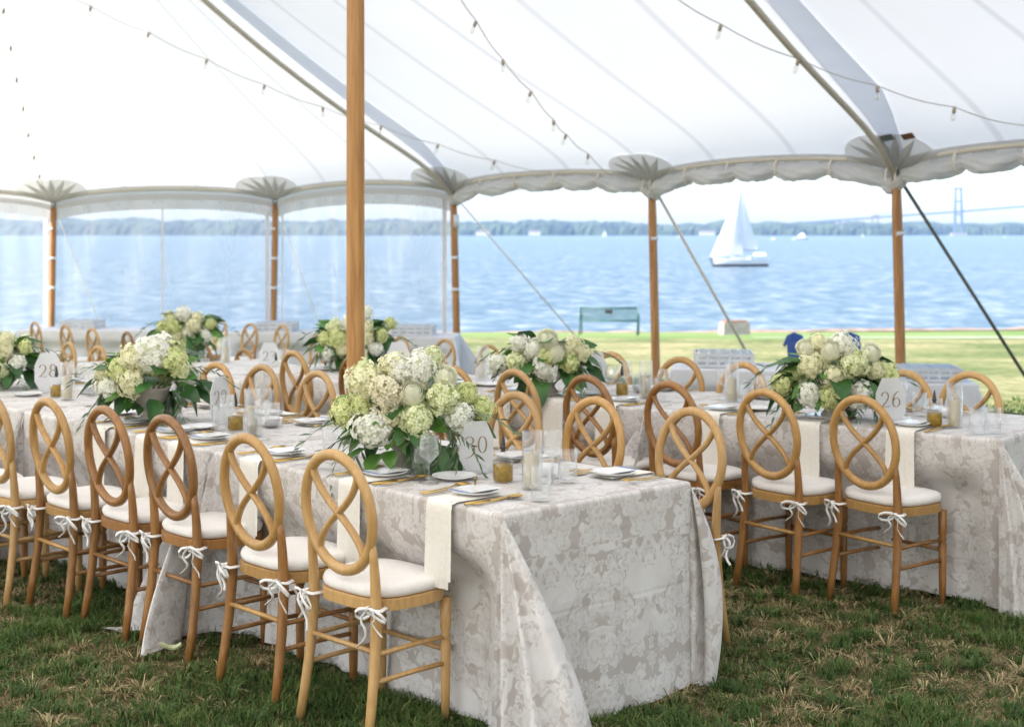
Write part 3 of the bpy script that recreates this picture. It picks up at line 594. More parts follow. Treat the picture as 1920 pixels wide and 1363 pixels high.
for i in range(0, 8):                                    # star reinforcement patches
    im = (i-1) % NP
    base = Vector(per[i][0])
    dl = (Vector(per[(i+1) % NP][0])-base); dr = (Vector(per[im][0])-base)
    def pp(x, y, off):                                   # x metres along the eave (+ = next), y metres up the slope
        t = y/ (per[i][1]-base).length
        if x >= 0: return roof(i, min(1, x/dl.length), t, off)
        return roof(im, 1-min(1, -x/dr.length), t, off)
    mb = MB(); vs = [pp(0, 0.02, .03)]; n = 24
    for k in range(n+1): q = PI*k/n; vs.append(pp(.56*math.cos(q), .02+.50*math.sin(q), .03))
    mb.add(vs, [(0, k+1, k+2) for k in range(n)]); link('patch_disc', mb.mesh('patch_disc', M['patchdisc']), TENT)
    mb = MB(); vs = [pp(0, 0.02, .045)]; n = 14
    for k in range(n+1):
        q = PI*k/n; rad = .54 if k % 2 == 1 else .27
        vs.append(pp(rad*1.0*math.cos(q), .02+rad*1.0*math.sin(q), .045))
    mb.add(vs, [(0, k+1, k+2) for k in range(n)]); link('star_patch', mb.mesh('star_patch', M['patch'], False), TENT)
    if i == 5:
        mb = MB(); mb.add([pp(.30,.40,.06), pp(.46,.40,.06), pp(.46,.50,.06), pp(.30,.50,.06)], [(0,1,2,3)]); link('care_label', mb.mesh('care_label', M['brown'], False), TENT)
        mb = MB(); mb.add([pp(.02,.44,.06), pp(.20,.44,.06), pp(.20,.54,.06), pp(.02,.54,.06)], [(0,1,2,3)]); link('care_label', mb.mesh('care_label', M['metal'], False), TENT)
    mb = MB(); mb.tube([base+Vector((0,0,.02)), base+Vector((0,0,-.14))], [.05, .035], n=8); link('pole_ring', mb.mesh('pole_ring', M['metal']), TENT)

# side poles
PL = {0: 'pale wooden side pole past the left edge of the tent', 1: 'wooden side pole with white ties, leftmost under the tent edge', 2: 'wooden side pole behind the clear wall, second from left',
      3: 'wooden corner pole where the clear wall ends, third from left', 4: 'brown wooden side pole right of the park bench', 5: 'brown wooden side pole near the right edge before the bridge', 6: 'wooden side pole beyond the right edge'}
for i in range(0, 7):
    b = Vector(per[i][0]); g = gz(b.y); lean = Vector((.012, 0, 0)) if i >= 3 else Vector((-.01, 0, 0))
    r = empty('side_pole', (b.x, b.y, g)); tag(r, PL[i], 'tent pole', 'wooden side poles of the tent')
    h = b.z-g-.10
    mb = MB(); mb.tube([(lean.x*5*(1-k/8), 0, h*k/8) for k in range(9)], [.052]*8+[.045], n=14); link('shaft', mb.mesh('shaft', M['sidepole']), r)
    for zz in ((1.95, 1.5, 1.05) if i < 4 else (1.72,)):
        mb = MB(); hh = .05 if i != 3 or zz != 1.95 else .22
        mb.tube([(lean.x*2, 0, zz-.1+.38*(i>=1)), (lean.x*2, 0, zz-.1+.38*(i>=1)+hh*.8)], .058, n=12); link('tie', mb.mesh('tie', M['whitestrap']), r)
r = empty('center_pole', (P1.x, P1.y, 0)); tag(r, 'thick octagonal honey wood centre pole rising through the picture', 'tent pole')
mb = MB(); mb.tube([(0,0,0), (.0,0,1.5), (0,0,3.0), (0,0,RZ)], [.0545,.0535,.052,.05], n=8)
link('shaft', mb.mesh('shaft', M['pole'], False), r)
mb = MB(); mb.lathe([(.09,0), (.09,.02), (.06,.04)], 12); link('base_plate', mb.mesh('base_plate', M['metal']), r)
for j, v in enumerate((Q1, PK2)):
    r = empty('center_pole', (v.x, v.y, gz(v.y))); tag(r, ('octagonal wooden centre pole beyond the left edge of the picture', 'octagonal wooden centre pole beyond the right edge of the picture')[j], 'tent pole')
    mb = MB(); mb.tube([(0,0,0), (0,0,RZ-gz(v.y))], .055, n=8); link('shaft', mb.mesh('shaft', M['pole'], False), r)

# guy ropes
for i, (out, mat, lab, rt) in enumerate((((3.3, 17.95), 'rope', 'tan guy strap slanting to the grass right of the bench', False), ((5.80, 15.16), 'ropedark', 'dark guy strap with ratchet slanting past the right tent pole', True), ((1.5, 21.79), 'rope', 'thin pale guy strap right of the corner pole', False), ((-6.6, 23.77), 'rope', 'thin pale guy strap behind the clear wall at the far left', False), ((-3.0, 23.93), 'rope', 'thin pale guy strap behind the clear wall beside the second pole', False))):
    a = Vector(per[(4, 5, 3, 1, 2)[i]][0])+Vector((0,0,-.05)); b = Vector((*out, gz(out[1]))); r = empty('guy_rope', b); tag(r, lab, 'guy rope', 'guy straps of the tent')
    mb = MB(); mb.tube([(0,0,0), a-b], (.02, .02, .011, .008, .008)[i], n=6); link('strap', mb.mesh('strap', M[mat]), r)
    mb = MB(); mb.tube([Vector((0,0,-.1)), Vector((.05,.02,.12))], .02, n=6); link('stake', mb.mesh('stake', M['metal']), r)
    if rt:
        m = (a-b)*.115; mb = MB(); mb.box(m, (.07,.05,.16), M=(a-b).to_track_quat('Z','Y').to_matrix()); mb.box(m+Vector((.05,0,.03)), (.09,.04,.07)); link('ratchet', mb.mesh('ratchet', M['metal'], False), r)

# rolled side walls
rw = np.random.RandomState(5)
for i, lab in ((3, 'rolled white side wall bunched under the eave above the park bench'), (4, 'rolled white side wall bunched under the eave above the sailboat'), (5, 'rolled white side wall bunched under the eave at the right edge')):
    o = Vector(per[i][0]); r = empty('rolled_sidewall', o); tag(r, lab, 'side wall', 'side walls rolled up under the eave')
    mb = MB(); n = 260; kk = 26; P = []; ns = 5
    for a in range(n):
        t = a/(n-1); p = roof(i, t, .0)-o; tw = t+.035*math.sin(t*9+i*2); pin = abs(math.sin(PI*ns*tw)); sag = .035+.04*pin**.7
        if t < .03 or t > .97: sag += .05
        ry = .048+.030*pin**.5; rx = .06+.03*pin
        for k in range(kk):
            q = 2*PI*k/kk; wob = 1+.12*math.sin(3*q+7*t*ns+i)+.10*math.sin(7*q-13*t*ns)+.17*(.5-abs(mnoise.noise(Vector((t*26+1.3*q, q*1.6+i*9, t*7)))))*1.6-.09+.06*mnoise.noise(Vector((t*70, q*3, i)))
            P.append(p+Vector((PV.x*rx*math.cos(q)*wob, PV.y*rx*math.cos(q)*wob, -.05-sag-ry*.2+ry*math.sin(q)*wob*1.15)))
    mb.grid([P[a*kk+(k % kk)] for a in range(n) for k in range(kk+1)], n, kk+1); link('cloth_roll', mb.mesh('cloth_roll', M['rolled']), r)
    for k in range(ns+1):
        t = min(.985, max(.015, k/ns)); p = roof(i, t, 0)-o; mb = MB()
        mb.tube([p+Vector((.075*math.cos(q)*PV.x, .075*math.cos(q)*PV.y, -.09+.11*math.sin(q))) for q in [2*PI*j/14 for j in range(14)]], [(.018,.004)]*14, n=4, closed=True, up=(E.x, E.y, 0)); link('strap', mb.mesh('strap', M['canvas_edge'], False), r)
    mb = MB(); P = []                                    # top skirt
    for a in range(40):
        p = roof(i, a/39, 0)-o; w_ = .02*math.sin(a*1.3); P += [p+Vector((0,0,.0)), p+Vector((w_*PV.x,w_*PV.y,-.07)), p+Vector((.03+w_,.02,-.14))]
    mb.grid(P, 40, 3); link('top_skirt', mb.mesh('top_skirt', M['rolled']), r)
# clear side walls
for i, lab in ((0, 'clear plastic side wall at the far left before the bay'), (1, 'clear plastic side wall between the two left poles'), (2, 'wrinkled clear plastic side wall behind the centre pole')):
    o = Vector(per[i][0]); r = empty('clear_sidewall', o); tag(r, lab, 'side wall', 'clear plastic side walls')
    mb = MB(); P = []; uv = []; nn = 60; d = (Vector(per[i+1][0])-o).length
    for a in range(nn):
        t = a/(nn-1); p = roof(i, t, 0)-o; g = gz((p+o).y)-o.z
        for k in range(10):
            s = k/9; z = (p.z-.16)*(1-s)+g*s; wv = .035*math.sin(t*d*7+s*2.0)*min(1, s*2)+.02*math.sin(t*d*17-s*3)
            P.append((p.x+wv*.2, p.y+wv, z)); uv.append((t*d, s*2.5))
    mb.grid(P, nn, 10); mb.uv = uv; link('vinyl_sheet', mb.mesh('vinyl_sheet', M['vinyl']), r)
    for t in (.012, .5, .988):
        mb = MB(); p = roof(i, t, 0)-o; g = gz((p+o).y)-o.z; wd_ = .0 ; xa, xb = ((-.12,-.06) if t > .5 else (.06,.085)) if t != .5 else (-.015,.015)
        if i < 2 and t < .1: xa, xb = -.12, -.06
        mb.add([(p.x+xa, p.y+.05, p.z-.1), (p.x+xb, p.y+.05, p.z-.1), (p.x+xb, p.y+.05, g), (p.x+xa, p.y+.05, g)], [(0,1,2,3)]); link('seam_strip', mb.mesh('seam_strip', M['whitestrap'], False), r)
    mb = MB(); P = []
    for a in range(30): p = roof(i, a/29, 0)-o; P += [p+Vector((0,.01,-.06)), p+Vector((0,.02,-.30))]
    mb.grid(P, 30, 2); link('top_band', mb.mesh('top_band', M['canvas']), r)

# string lights hung beneath the roof
from mathutils.bvhtree import BVHTree
bv = []; bf = []
for i in range(NP):
    b0 = len(bv)
    for a in range(9):
        for t in range(17): bv.append(roof(i, a/8, t/16))
    for a in range(8):
        for t in range(16): bf.append((b0+a*17+t, b0+(a+1)*17+t, b0+(a+1)*17+t+1, b0+a*17+t+1))
tree = BVHTree.FromPolygons(bv, bf)
def under_roof(px, py, off):
    d = Vector(((px-960)/F, 1, -(py-HZ)/F)); h = tree.ray_cast(Vector((0,0,CH)), d)
    if h[0] is None: return None
    return h[0]+Vector((0, 0, -off*.3))-d*off
STR = [([(2,-60),(8,5),(20,75),(32,135),(44,190),(54,240),(65,282),(75,318),(84,345)], 'string of bulbs running down to the leftmost tent pole'),
       ([(60,-60),(170,0),(280,50),(388,100),(496,148),(605,190),(715,225),(822,260),(928,290),(1034,312),(1125,328)], 'long string of bulbs crossing behind the centre pole under the canvas'),
       ([(840,-60),(893,25),(943,98),(996,158),(1038,213),(1062,240),(1103,277),(1150,320)], 'string of bulbs running down to the pole beside the bench'),
       ([(1230,-50),(1352,30),(1498,95),(1645,145),(1790,185),(1925,220),(2060,250)], 'string of bulbs across the canvas at the upper right')]
bulb = None
for pts, lab in STR:
    Q = [under_roof(x, y, .25) for x, y in pts]; Q = [q for q in Q if q]
    r = empty('string_lights', Q[0]); tag(r, lab, 'string lights', 'bulb strings under the canopy')
    wp = []
    for a, b in zip(Q, Q[1:]):
        for k in range(5): t = k/5; wp.append(a.lerp(b, t)-Q[0]-Vector((0,0,.03*math.sin(PI*t))))
    wp.append(Q[-1]-Q[0]); mb = MB(); mb.tube(wp, .005, n=5); link('cable', mb.mesh('cable', M['wire']), r)
    if bulb is None:
        m1 = MB(); m1.lathe([(.012,-.0), (.02,-.01), (.02,-.06), (.016,-.07)], 8); m1 = m1.mesh('socket', M['bulbsocket'])
        m2 = MB(); m2.lathe([(.014,-.07), (.026,-.10), (.028,-.125), (.018,-.15), (.004,-.16)], 10); m2 = m2.mesh('bulb', M['bulb']); bulb = (m1, m2)
    for q in Q[1:-1]:
        s_ = link('socket', bulb[0], r, q-Q[0], scale=.85); s_.rotation_euler = (R.uniform(-.3,.3), R.uniform(-.1,.4), 0); link('glass_bulb', bulb[1], s_)

# ---------------------------------------------------------------- dining chairs
def oval(t, hw=.177, hh=.195, cz=.735):
    x = hw*math.sin(t); z = cz+hh*math.cos(t); y = by(z)
    return Vector((x, y, z))
def by(z): return -.192-.11*(z-.735)
def chair_meshes(wood, wood2):
    D = {}
    mb = MB(); mb.tube([oval(2*PI*k/48) for k in range(48)], [(.0165, .0185)]*48, n=8, closed=True, up=(0,-1,-.0), flat=.75); D['back_oval'] = mb
    S = MB()
    for s in (-1, 1):
        pts = []
        for k in range(25):
            u = k/24*2-1                                 # -1 bottom .. 1 top
            x = s*math.copysign(.138*abs(math.sin(min(1, abs(u))*PI*.5))**.95*.86, u)
            z = .733+u*.150; pts.append(Vector((x, by(z), z)))
        S.tube(pts, [(.0135, .0115)]*25, n=8, up=(0,-1,0), flat=.6)
    D['back_splat'] = S
    for s in (-1, 1):
        mb = MB(); pr = [(.184,-.216,0), (.178,-.196,.12), (.172,-.178,.25), (.168,-.168,.38), (.166,-.166,.45), (.166,-.170,.53), (.166,-.176,.60), (.165,-.183,.665)]
        mb.tube([(s*x, y, z) for x, y, z in pr], [(.0145,.016), (.016,.018), (.017,.019), (.018,.02), (.018,.02), (.0165,.018), (.014,.016), (.010,.012)], n=8, flat=.5, up=(0,-1,0)); D['rear_leg%d' % s] = mb
        mb = MB(); prof = [(.013,0), (.0165,.10), (.018,.27), (.0135,.285), (.0195,.295), (.0135,.306), (.019,.32), (.0185,.424)]
        mb.lathe(prof, 12, (s*.170, .137, 0)); D['front_leg%d' % s] = mb
        mb = MB()
        for z in (.20, .29): mb.tube([(s*.173,-.182,z), (s*.172,0,z+.003), (s*.170,.136,z)], .0085, n=8)
        D['side_rail%d' % s] = mb
    mb = MB(); mb.tube([(-.172,-.178,.30), (.172,-.178,.30)], .009, n=8); D['rear_rail'] = mb
    mb = MB(); mb.tube([(-.170,.137,.245), (.170,.137,.245)], .0085, n=8); D['front_rail'] = mb
    mb = MB(); out = []                                   # seat frame outline
    for k in range(40):
        q = 2*PI*k/40; c_, s_ = math.cos(q), math.sin(q); rx = .198+(.010 if s_ > 0 else -.014)*abs(s_)
        e = .62; out.append((rx*math.copysign(abs(c_)**e, c_), -.006+.172*math.copysign(abs(s_)**e, s_)))
    mb.add([(x, y, .425) for x, y in out]+[(x, y, .46) for x, y in out]+[(x*.96, y*.96, .463) for x, y in out],
           [(k, (k+1) % 40, 40+(k+1) % 40, 40+k) for k in range(40)]+[(40+k, 40+(k+1) % 40, 80+(k+1) % 40, 80+k) for k in range(40)]+[tuple(range(80, 120)), tuple(range(39, -1, -1))]); D['seat_frame'] = mb
    return D
def cushion_mesh():
    mb = MB(); P = []; n = 40; prof = ((.0,.466,.96), (.5,.466,.96), (.97,.4665,1), (1.0,.478,1), (1.005,.489,1), (.985,.499,1), (.93,.506,1), (.75,.512,1), (.4,.515,1), (0,.516,1))
    for k in range(n):
        q = 2*PI*k/n; c_, s_ = math.cos(q), math.sin(q); e = .60; rx = .196+(.009 if s_ > 0 else -.014)*abs(s_)
        x, y = rx*math.copysign(abs(c_)**e, c_), -.004+.168*math.copysign(abs(s_)**e, s_)
        for j, (s, z, _) in enumerate(prof): P.append((x*s, y*s, z+(.002*math.sin(k*1.7) if 2 < j < 6 else 0)))
    mb.grid(P, n, len(prof), closeu=True); mb.f = [tuple(reversed(f)) for f in mb.f]; return mb.mesh('cushion', M['cushion'])
def bow(seed):
    rr = random.Random(seed); mb = MB()
    c = Vector((0, 0, 0))
    mb.tube([(-.024,.022,.0), (-.026,-.012,.002), (0,-.026,.0), (.026,-.012,-.002), (.024,.022,0)], [(.008,.003)]*5, n=6)
    mb.box((0,-.029,0), (.018,.012,.016))
    for s in (-1, 1):
        L_ = rr.uniform(.045, .065); dz = rr.uniform(-.035, .0); pts = []
        for k in range(9):
            t = k/8; a = 2*PI*t*.96+.1; pts.append(Vector((s*(L_*.5*(1-math.cos(a))), -.033-.016*math.sin(a), dz*(1-math.cos(a))*.5+.018*math.sin(a)-.012*(1-math.cos(a))*.5)))
        mb.tube(pts, [(.0062,.0012)]*9, n=4, up=(0,0,1))
        T = rr.uniform(.07, .12); pts = []
        for k in range(8):
            t = k/7; pts.append(Vector((s*(.008+.025*t+.010*math.sin(t*7+rr.random())), -.035-.008*math.sin(t*6), -T*t)))
        mb.tube(pts, [(.0062,.0012)]*8, n=4, up=(s*.3,-1,0))
    return mb.mesh('tie_ribbon', M['ribbon'])
CUSH = cushion_mesh(); BOWS = [bow(k) for k in range(4)]
protos = []
for k in range(3):
    D = chair_meshes(0, 0); r = empty('oval_back_chair', (0,-50,0)); r['category'] = 'chair'
    wd = WOODS[k]; wl = WOODS[min(2, k+(k == 1))]
    for n_, nm in (('back_oval', 'back_ring'), ('back_splat', 'back_splat')): link(nm, D[n_].mesh(nm, wd), r)
    for s in (-1, 1):
        link('leg', D['rear_leg%d' % s].mesh('rear_leg', wl if k else wd), r); link('leg', D['front_leg%d' % s].mesh('front_leg', wl), r); link('side_stretcher', D['side_rail%d' % s].mesh('side_stretcher', wl), r)
    link('rear_stretcher', D['rear_rail'].mesh('rear_stretcher', wd), r); link('front_stretcher', D['front_rail'].mesh('front_stretcher', wl), r)
    link('seat_frame', D['seat_frame'].mesh('seat_frame', wd, False), r)
    cu = link('cushion', CUSH, r)
    for s in (-1, 1): link('tie_ribbon', BOWS[(k+(s > 0)) % 4], cu, (s*.166, -.170, .440), s*.35, 1.12)
    protos.append([r, False])
def place_chair(px, py, ang, tone, label, group):
    p = ong(px, py, .937); f = Vector((math.cos(ang), math.sin(ang)))
    rz = math.atan2(-f.x, f.y); loc = (p.x+f.x*.213, p.y+f.y*.213, p.z)
    pr = protos[tone]
    if not pr[1]: pr[1] = True; r = pr[0]; r.location = loc; r.rotation_euler.z = rz; r['label'] = label; r['group'] = group
    else: r = dup(pr[0], loc, rz, label, group)
    return Vector(loc), f
AW = math.radians(42.3); UA = Vector((-math.sin(AW), math.cos(AW))); WA = Vector((math.cos(AW), math.sin(AW)))
seats = []
def row(lst, base_ang, rowname, group, tones, which, flip):
    for k, (px, py) in enumerate(lst):
        ang = base_ang+R.uniform(-.05, .05)
        tn = tones[k % len(tones)]; tone = ('light', 'honey', 'dark')[tn]
        p, f = place_chair(px, py, ang, tn, '%s wood oval-back chair, %s from the near end, %s' % (tone, ORD[k], rowname), group)
        seats.append((which, k, p, f, px, py))
row([(625,848),(462,818),(310,782),(195,765),(88,750),(-20,738),(-118,728)], AW, 'camera side of front row', 'oval-back chairs this side of the front tables', [0,1,2,2,1,0,1], 'A near', 0)
row([(1300,768),(1118,748),(970,738),(836,721),(715,706),(597,698),(493,686),(407,682),(315,668),(245,658),(185,650),(130,643)], AW+PI, 'far side of front row', 'oval-back chairs behind the front tables', [0,1,0,1,0,0,0,1,0,1,1,0], 'A far', 1)
row([(1614,745),(1434,733),(1255,718),(1100,706),(965,695),(850,689),(745,676),(666,668),(550,660),(457,652),(381,643),(310,633),(238,623),(172,616),(122,610),(65,604)], math.radians(38), 'camera side of back row', 'oval-back chairs this side of the back tables', [1,1,2,2,0,1,1,2,1,1,2,1,2,1,1,1], 'B near', 0)
row([(1822,700),(1698,697),(1395,682),(1277,672),(1146,662),(1030,655),(918,648),(835,637),(752,632),(600,626),(530,610),(470,607),(415,600)], math.radians(40)+PI, 'far side of back row', 'oval-back chairs behind the back tables', [0,0,0,1,0,1,1,0,0,1,0,1,0], 'B far', 1)

# ---------------------------------------------------------------- tables and cloths
def corner_dirs(H, n):
    """H: horizontal displacement control points (nL, nE) -> n directions evenly spaced in arc on the unit sphere, total arc 90 deg"""
    H = [Vector(h) for h in H]; pts = []
    for i in range(len(H)-1):
        p0, p1, p2, p3 = H[max(i-1, 0)], H[i], H[i+1], H[min(i+2, len(H)-1)]
        for k in range(12):
            t = k/12; pts.append(.5*((2*p1)+(p2-p0)*t+(2*p0-5*p1+4*p2-p3)*t*t+(3*p1-p0-3*p2+p3)*t**3))
    pts.append(H[-1])
    def arc(s):
        D = [Vector((p.x*s, p.y*s, -1)).normalized() for p in pts]; A = [0]
        for a, b in zip(D, D[1:]): A.append(A[-1]+a.angle(b, 0))
        return D, A
    lo, hi = .05, 3
    for _ in range(30):
        m = (lo+hi)/2
        if arc(m)[1][-1] > PI/2: hi = m
        else: lo = m
    D, A = arc(lo); out = []
    for k in range(n):
        t = A[-1]*k/(n-1); j = max(0, min(len(A)-2, next((q for q in range(len(A)-1) if A[q+1] >= t), len(A)-2)))
        f = (t-A[j])/max(1e-9, A[j+1]-A[j]); out.append(D[j].lerp(D[j+1], f).normalized())
    return out
DEF = [(0,0), (.22,.04), (.10,.16), (.36,.36), (.16,.10), (.04,.22), (0,0)]
SMALL = [(0,0), (.12,.02), (.25,.08), (.12,.05), (.10,.02), (.16,-.03), (.05,-.02), (0,0)]
def cloth_mesh(L_, W_, h, drop, corners, seed, zfloor=None):
    """top in local coords x along length 0..L, y across 0..W; corners order (0,0),(L,0),(L,W),(0,W)"""
    rr = random.Random(seed); r = .014; cols = []; NR = 26; ph = [rr.uniform(0, 6) for _ in range(8)]
    cs = [((0,0), (0,-1), (-1,0)), ((L_,0), (1,0), (0,-1)), ((L_,W_), (0,1), (1,0)), ((0,W_), (-1,0), (0,1))]
    # go round: side y=0 from x=0..L, corner L0, side x=L, corner LW, side y=W, corner 0W, side x=0, corner 00
    sides = [((0,0), (1,0), (0,-1), L_), ((L_,0), (0,1), (1,0), W_), ((L_,W_), (-1,0), (0,1), L_), ((0,W_), (0,-1), (-1,0), W_)]
    for si, (st, d, n, ln) in enumerate(sides):
        N_ = max(10, int(ln/.035))
        for k in range(N_+1):
            s = r+(ln-2*r)*k/N_; fade = min(1, min(s, ln-s)/.3); col = []
            bx, by_ = st[0]+d[0]*s, st[1]+d[1]*s
            for j in range(NR+1):
                if j <= 3:
                    q = PI/2*j/3; o = -r+r*math.sin(q); z = h-r+r*math.cos(q); rho = 0
                else:
                    rho = drop*((j-3)/(NR-3)); z = h-r-rho
                    amp = fade*(rho/drop)**1.3
                    o = amp*(.016*math.sin(s*9+ph[si])+.012*math.sin(s*21+ph[si+1]+rho*2)+.007*math.sin(s*37+ph[si+2]))+.02*amp
                    if si in (0, 2) and h > .7:
                        q = max(0, min(1, (h-.12-z)/.16)); q = q*q*(3-2*q); fd = min(1, max(0, min(s, ln-s)-.02)/.16)
                        o -= .11*q*fd*(1-.25*max(0, math.sin(s*2*PI/.62+1.5)))
                    if z < .006: o += (.006-z); z = .006+.004*math.sin(s*30)
                col.append(((bx+n[0]*o, by_+n[1]*o, z), (bx+n[0]*(rho+r), by_+n[1]*(rho+r))))
            cols.append(col)
        # corner following this side
        nn = sides[(si+1) % 4][2]; cx, cy = st[0]+d[0]*ln, st[1]+d[1]*ln
        icx, icy = cx-d[0]*r-n[0]*r, cy-d[1]*r-n[1]*r
        NK = 44; ds = corner_dirs(corners[(si+1) % 4], NK)
        for k in range(1, NK-1):
            phi = PI/2*k/(NK-1); a, b = math.cos(phi), math.sin(phi); ext = drop/max(a, b); col = []
            az = (n[0]*a+nn[0]*b, n[1]*a+nn[1]*b); dd = ds[k]
            dh = (n[0]*dd.x+nn[0]*dd.y, n[1]*dd.x+nn[1]*dd.y)
            for j in range(NR+1):
                if j <= 3: q = PI/2*j/3; x = icx+az[0]*r*math.sin(q); y = icy+az[1]*r*math.sin(q); z = h-r+r*math.cos(q); rho = 0
                else:
                    rho = ext*((j-3)/(NR-3)); f = rho/ext; bend = 1.10-.28*f*f if (si+1) % 4 or seed not in (1,) else 1.5-1.25*f
                    x = icx+az[0]*r+dh[0]*rho*bend; y = icy+az[1]*r+dh[1]*rho*bend; z = h-r+dd.z*rho
                    if z < .008:
                        over = .008-z; hl = math.hypot(*dh) or 1; x += dh[0]/hl*over*(.4 if (si+1) % 4 else -.1); y += dh[1]/hl*over*(.4 if (si+1) % 4 else -.1); z = .008+.016*abs(math.sin(over*26+k*.5))*min(1, over*9)
                col.append(((x, y, z), (icx+az[0]*(rho+r), icy+az[1]*(rho+r))))
            cols.append(col)
    mb = MB(); mb.uv = []
    for col in cols:
        for p, uv in col: mb.v.append(p); mb.uv.append(uv)
    n = len(cols); q = NR+1
    for i in range(n):
        for j in range(NR): a = i*q+j; b = ((i+1) % n)*q+j; mb.f.append((a, a+1, b+1, b)); mb.m.append(0)
    # top
    nx, ny_ = 24, 12; b0 = len(mb.v)
    for i in range(nx+1):
        for j in range(ny_+1):
            x = r+(L_-2*r)*i/nx; y = r+(W_-2*r)*j/ny_; e = min(x-r, y-r, L_-r-x, W_-r-y)
            mb.v.append((x, y, h+(0 if e < .01 else .0015*math.sin(x*11+y*7)))); mb.uv.append((x, y))
    for i in range(nx):
        for j in range(ny_): a = b0+i*(ny_+1)+j; mb.f.append((a, a+ny_+1, a+ny_+2, a+1)); mb.m.append(0)
    return mb
TH = .76
tables = {}
TNAME = {'30': 'nearest table of the front row', '29': 'second table of the front row', '28': 'third table of the front row', '27': 'fourth table of the front row', '26': 'nearest table of the back row', '25': 'second table of the back row', '24': 'third table of the back row', '23': 'fourth table of the back row', '22': 'fifth table of the back row'}
def make_table(key, c0, ang, L_, W_, corners, num, seed, mat='damask', lab=None, hgt=TH):
    u = Vector((-math.sin(ang), math.cos(ang))); rz = math.atan2(u.y, u.x)
    # local x = along u, local y = across, to the right of u  => mirror: use y axis = -perp
    g = gz(c0[1]+.5*L_*u.y)
    # local frame: x along u, y = rot90(u) = (-u.y,u.x) points left/near; so shift origin to the far corner side
    wv = Vector((u.y, -u.x))
    org = Vector(c0)+wv*W_
    t = empty('banquet_table', (org.x, org.y, g), rz); tag(t, 'covered banquet table, %s' % TNAME[num], 'table', 'banquet tables under their cloths')
    mb = MB(); mb.box((L_/2, W_/2, hgt-.022), (L_-.03, W_-.03, .03)); link('tabletop', mb.mesh('tabletop', M['pole'], False), t)
    for x in (.25, L_-.25):
        for y in (.15, W_-.15): mb = MB(); mb.tube([(x,y,0), (x,y,hgt-.04)], .015, n=6); link('leg', mb.mesh('leg', M['metal']), t)
    # hem falls 2 cm short of the grass along the sides
    m = cloth_mesh(L_, W_, hgt, hgt-.03, corners, seed)
    c = link('tablecloth', m.mesh('tablecloth', M[mat]), None, (org.x, org.y, g), rz)
    tag(c, 'taupe floral damask cloth draped over the %s' % TNAME[num], 'tablecloth', 'damask tablecloths' if mat == 'damask' else 'plain white tablecloths')
    tables[key] = (Vector(c0), u, wv, L_, W_, g); return c
# corners order in local frame: 0:(0,0) = far side near-end ; 1:(L,0) far side far-end ; 2:(L,W) near side far-end ; 3:(0,W) near side near-end
NEARC = [(0,0), (.10,.03), (.04,.06), (.14,.16), (.03,.20), (.10,.36), (-.02,.34), (-.06,.50), (-.24,.46), (-.22,.33), (-.10,.24), (-.10,.10), (-.02,.05), (0,0)]
RIGHTC = [(0,0), (-.05,.06), (-.12,.22), (-.08,.30), (-.02,.18), (.06,.08), (.12,.20), (.06,.32), (0,.16), (.03,.04), (0,0)]
A1 = (-.029, 4.575)
make_table('A1', A1, AW, 1.81, .93, [RIGHTC, SMALL, DEF, NEARC], '30', 1)
def along(c, ang, s): return (c[0]-math.sin(ang)*s, c[1]+math.cos(ang)*s)
A2 = along(A1, AW, 1.83); make_table('A2', A2, AW+.01, 1.81, .93, [SMALL, SMALL, SMALL, SMALL], '29', 2)
A3 = along(A2, AW+.01, 1.83); make_table('A3', A3, AW+.02, 1.81, .93, [SMALL, SMALL, SMALL, SMALL], '28', 3)
#A4 = along(A3, AW+.02, 1.83); make_table('A4', A4, AW+.03, 1.81, .93, [SMALL, SMALL, SMALL, SMALL], '27', 4)
a_ = math.radians(53); B1 = (2.15, 6.24); make_table('B1', B1, a_, 1.81, .93, [DEF, SMALL, SMALL, NEARC], '26', 5)
B2 = along(B1, a_, 1.83); a_ = math.radians(49); make_table('B2', B2, a_, 1.81, .93, [SMALL, SMALL, SMALL, SMALL], '25', 6)
B3 = along(B2, a_, 1.83); a_ = math.radians(38); make_table('B3', B3, a_, 1.81, .93, [SMALL, SMALL, SMALL, SMALL], '24', 7)
B4 = along(B3, a_, 1.83); a_ = math.radians(36); make_table('B4', B4, a_, 1.81, .93, [SMALL, SMALL, SMALL, SMALL], '23', 8)
B5 = along(B4, a_, 1.83); make_table('B5', B5, a_, 1.81, .93, [SMALL, SMALL, SMALL, SMALL], '22', 9)

# ---------------------------------------------------------------- tableware meshes (shared)
def shp(fn, name, mat, smooth=True):
    mb = MB(); fn(mb); return mb.mesh(name, mat, smooth)
def f_wine(mb):
    mb.lathe([(.036,.0), (.036,.002), (.006,.006), (.0035,.012), (.0035,.062), (.006,.068), (.036,.098), (.0385,.105), (.032,.172), (.0308,.172), (.037,.105), (.034,.099), (.004,.071)], 24, cap1=True)
def f_tumbler(mb): mb.lathe([(.030,0), (.034,.004), (.0355,.115), (.0345,.115), (.033,.010), (0.001,.008)], 24)
def f_plate(mb): mb.lathe([(.045,0), (.055,.002), (.083,.012), (.084,.014), (.080,.0135), (.054,.005), (.001,.0045)], 32)
def f_bowl(mb): mb.lathe([(.03,0), (.045,.01), (.058,.04), (.056,.04), (.043,.013), (.001,.008)], 28)
def f_cyl(mb): mb.lathe([(.036,0), (.0365,.003), (.0365,.205), (.0350,.205), (.0348,.006), (.001,.006)], 28)
WINE = shp(f_wine, 'wine_glass', M['glass']); TUMB = shp(f_tumbler, 'tumbler', M['glass']); PLATE = shp(f_plate, 'plate', M['china']); BOWL = shp(f_bowl, 'bowl', M['china']); CYL = shp(f_cyl, 'hurricane', M['glass'])
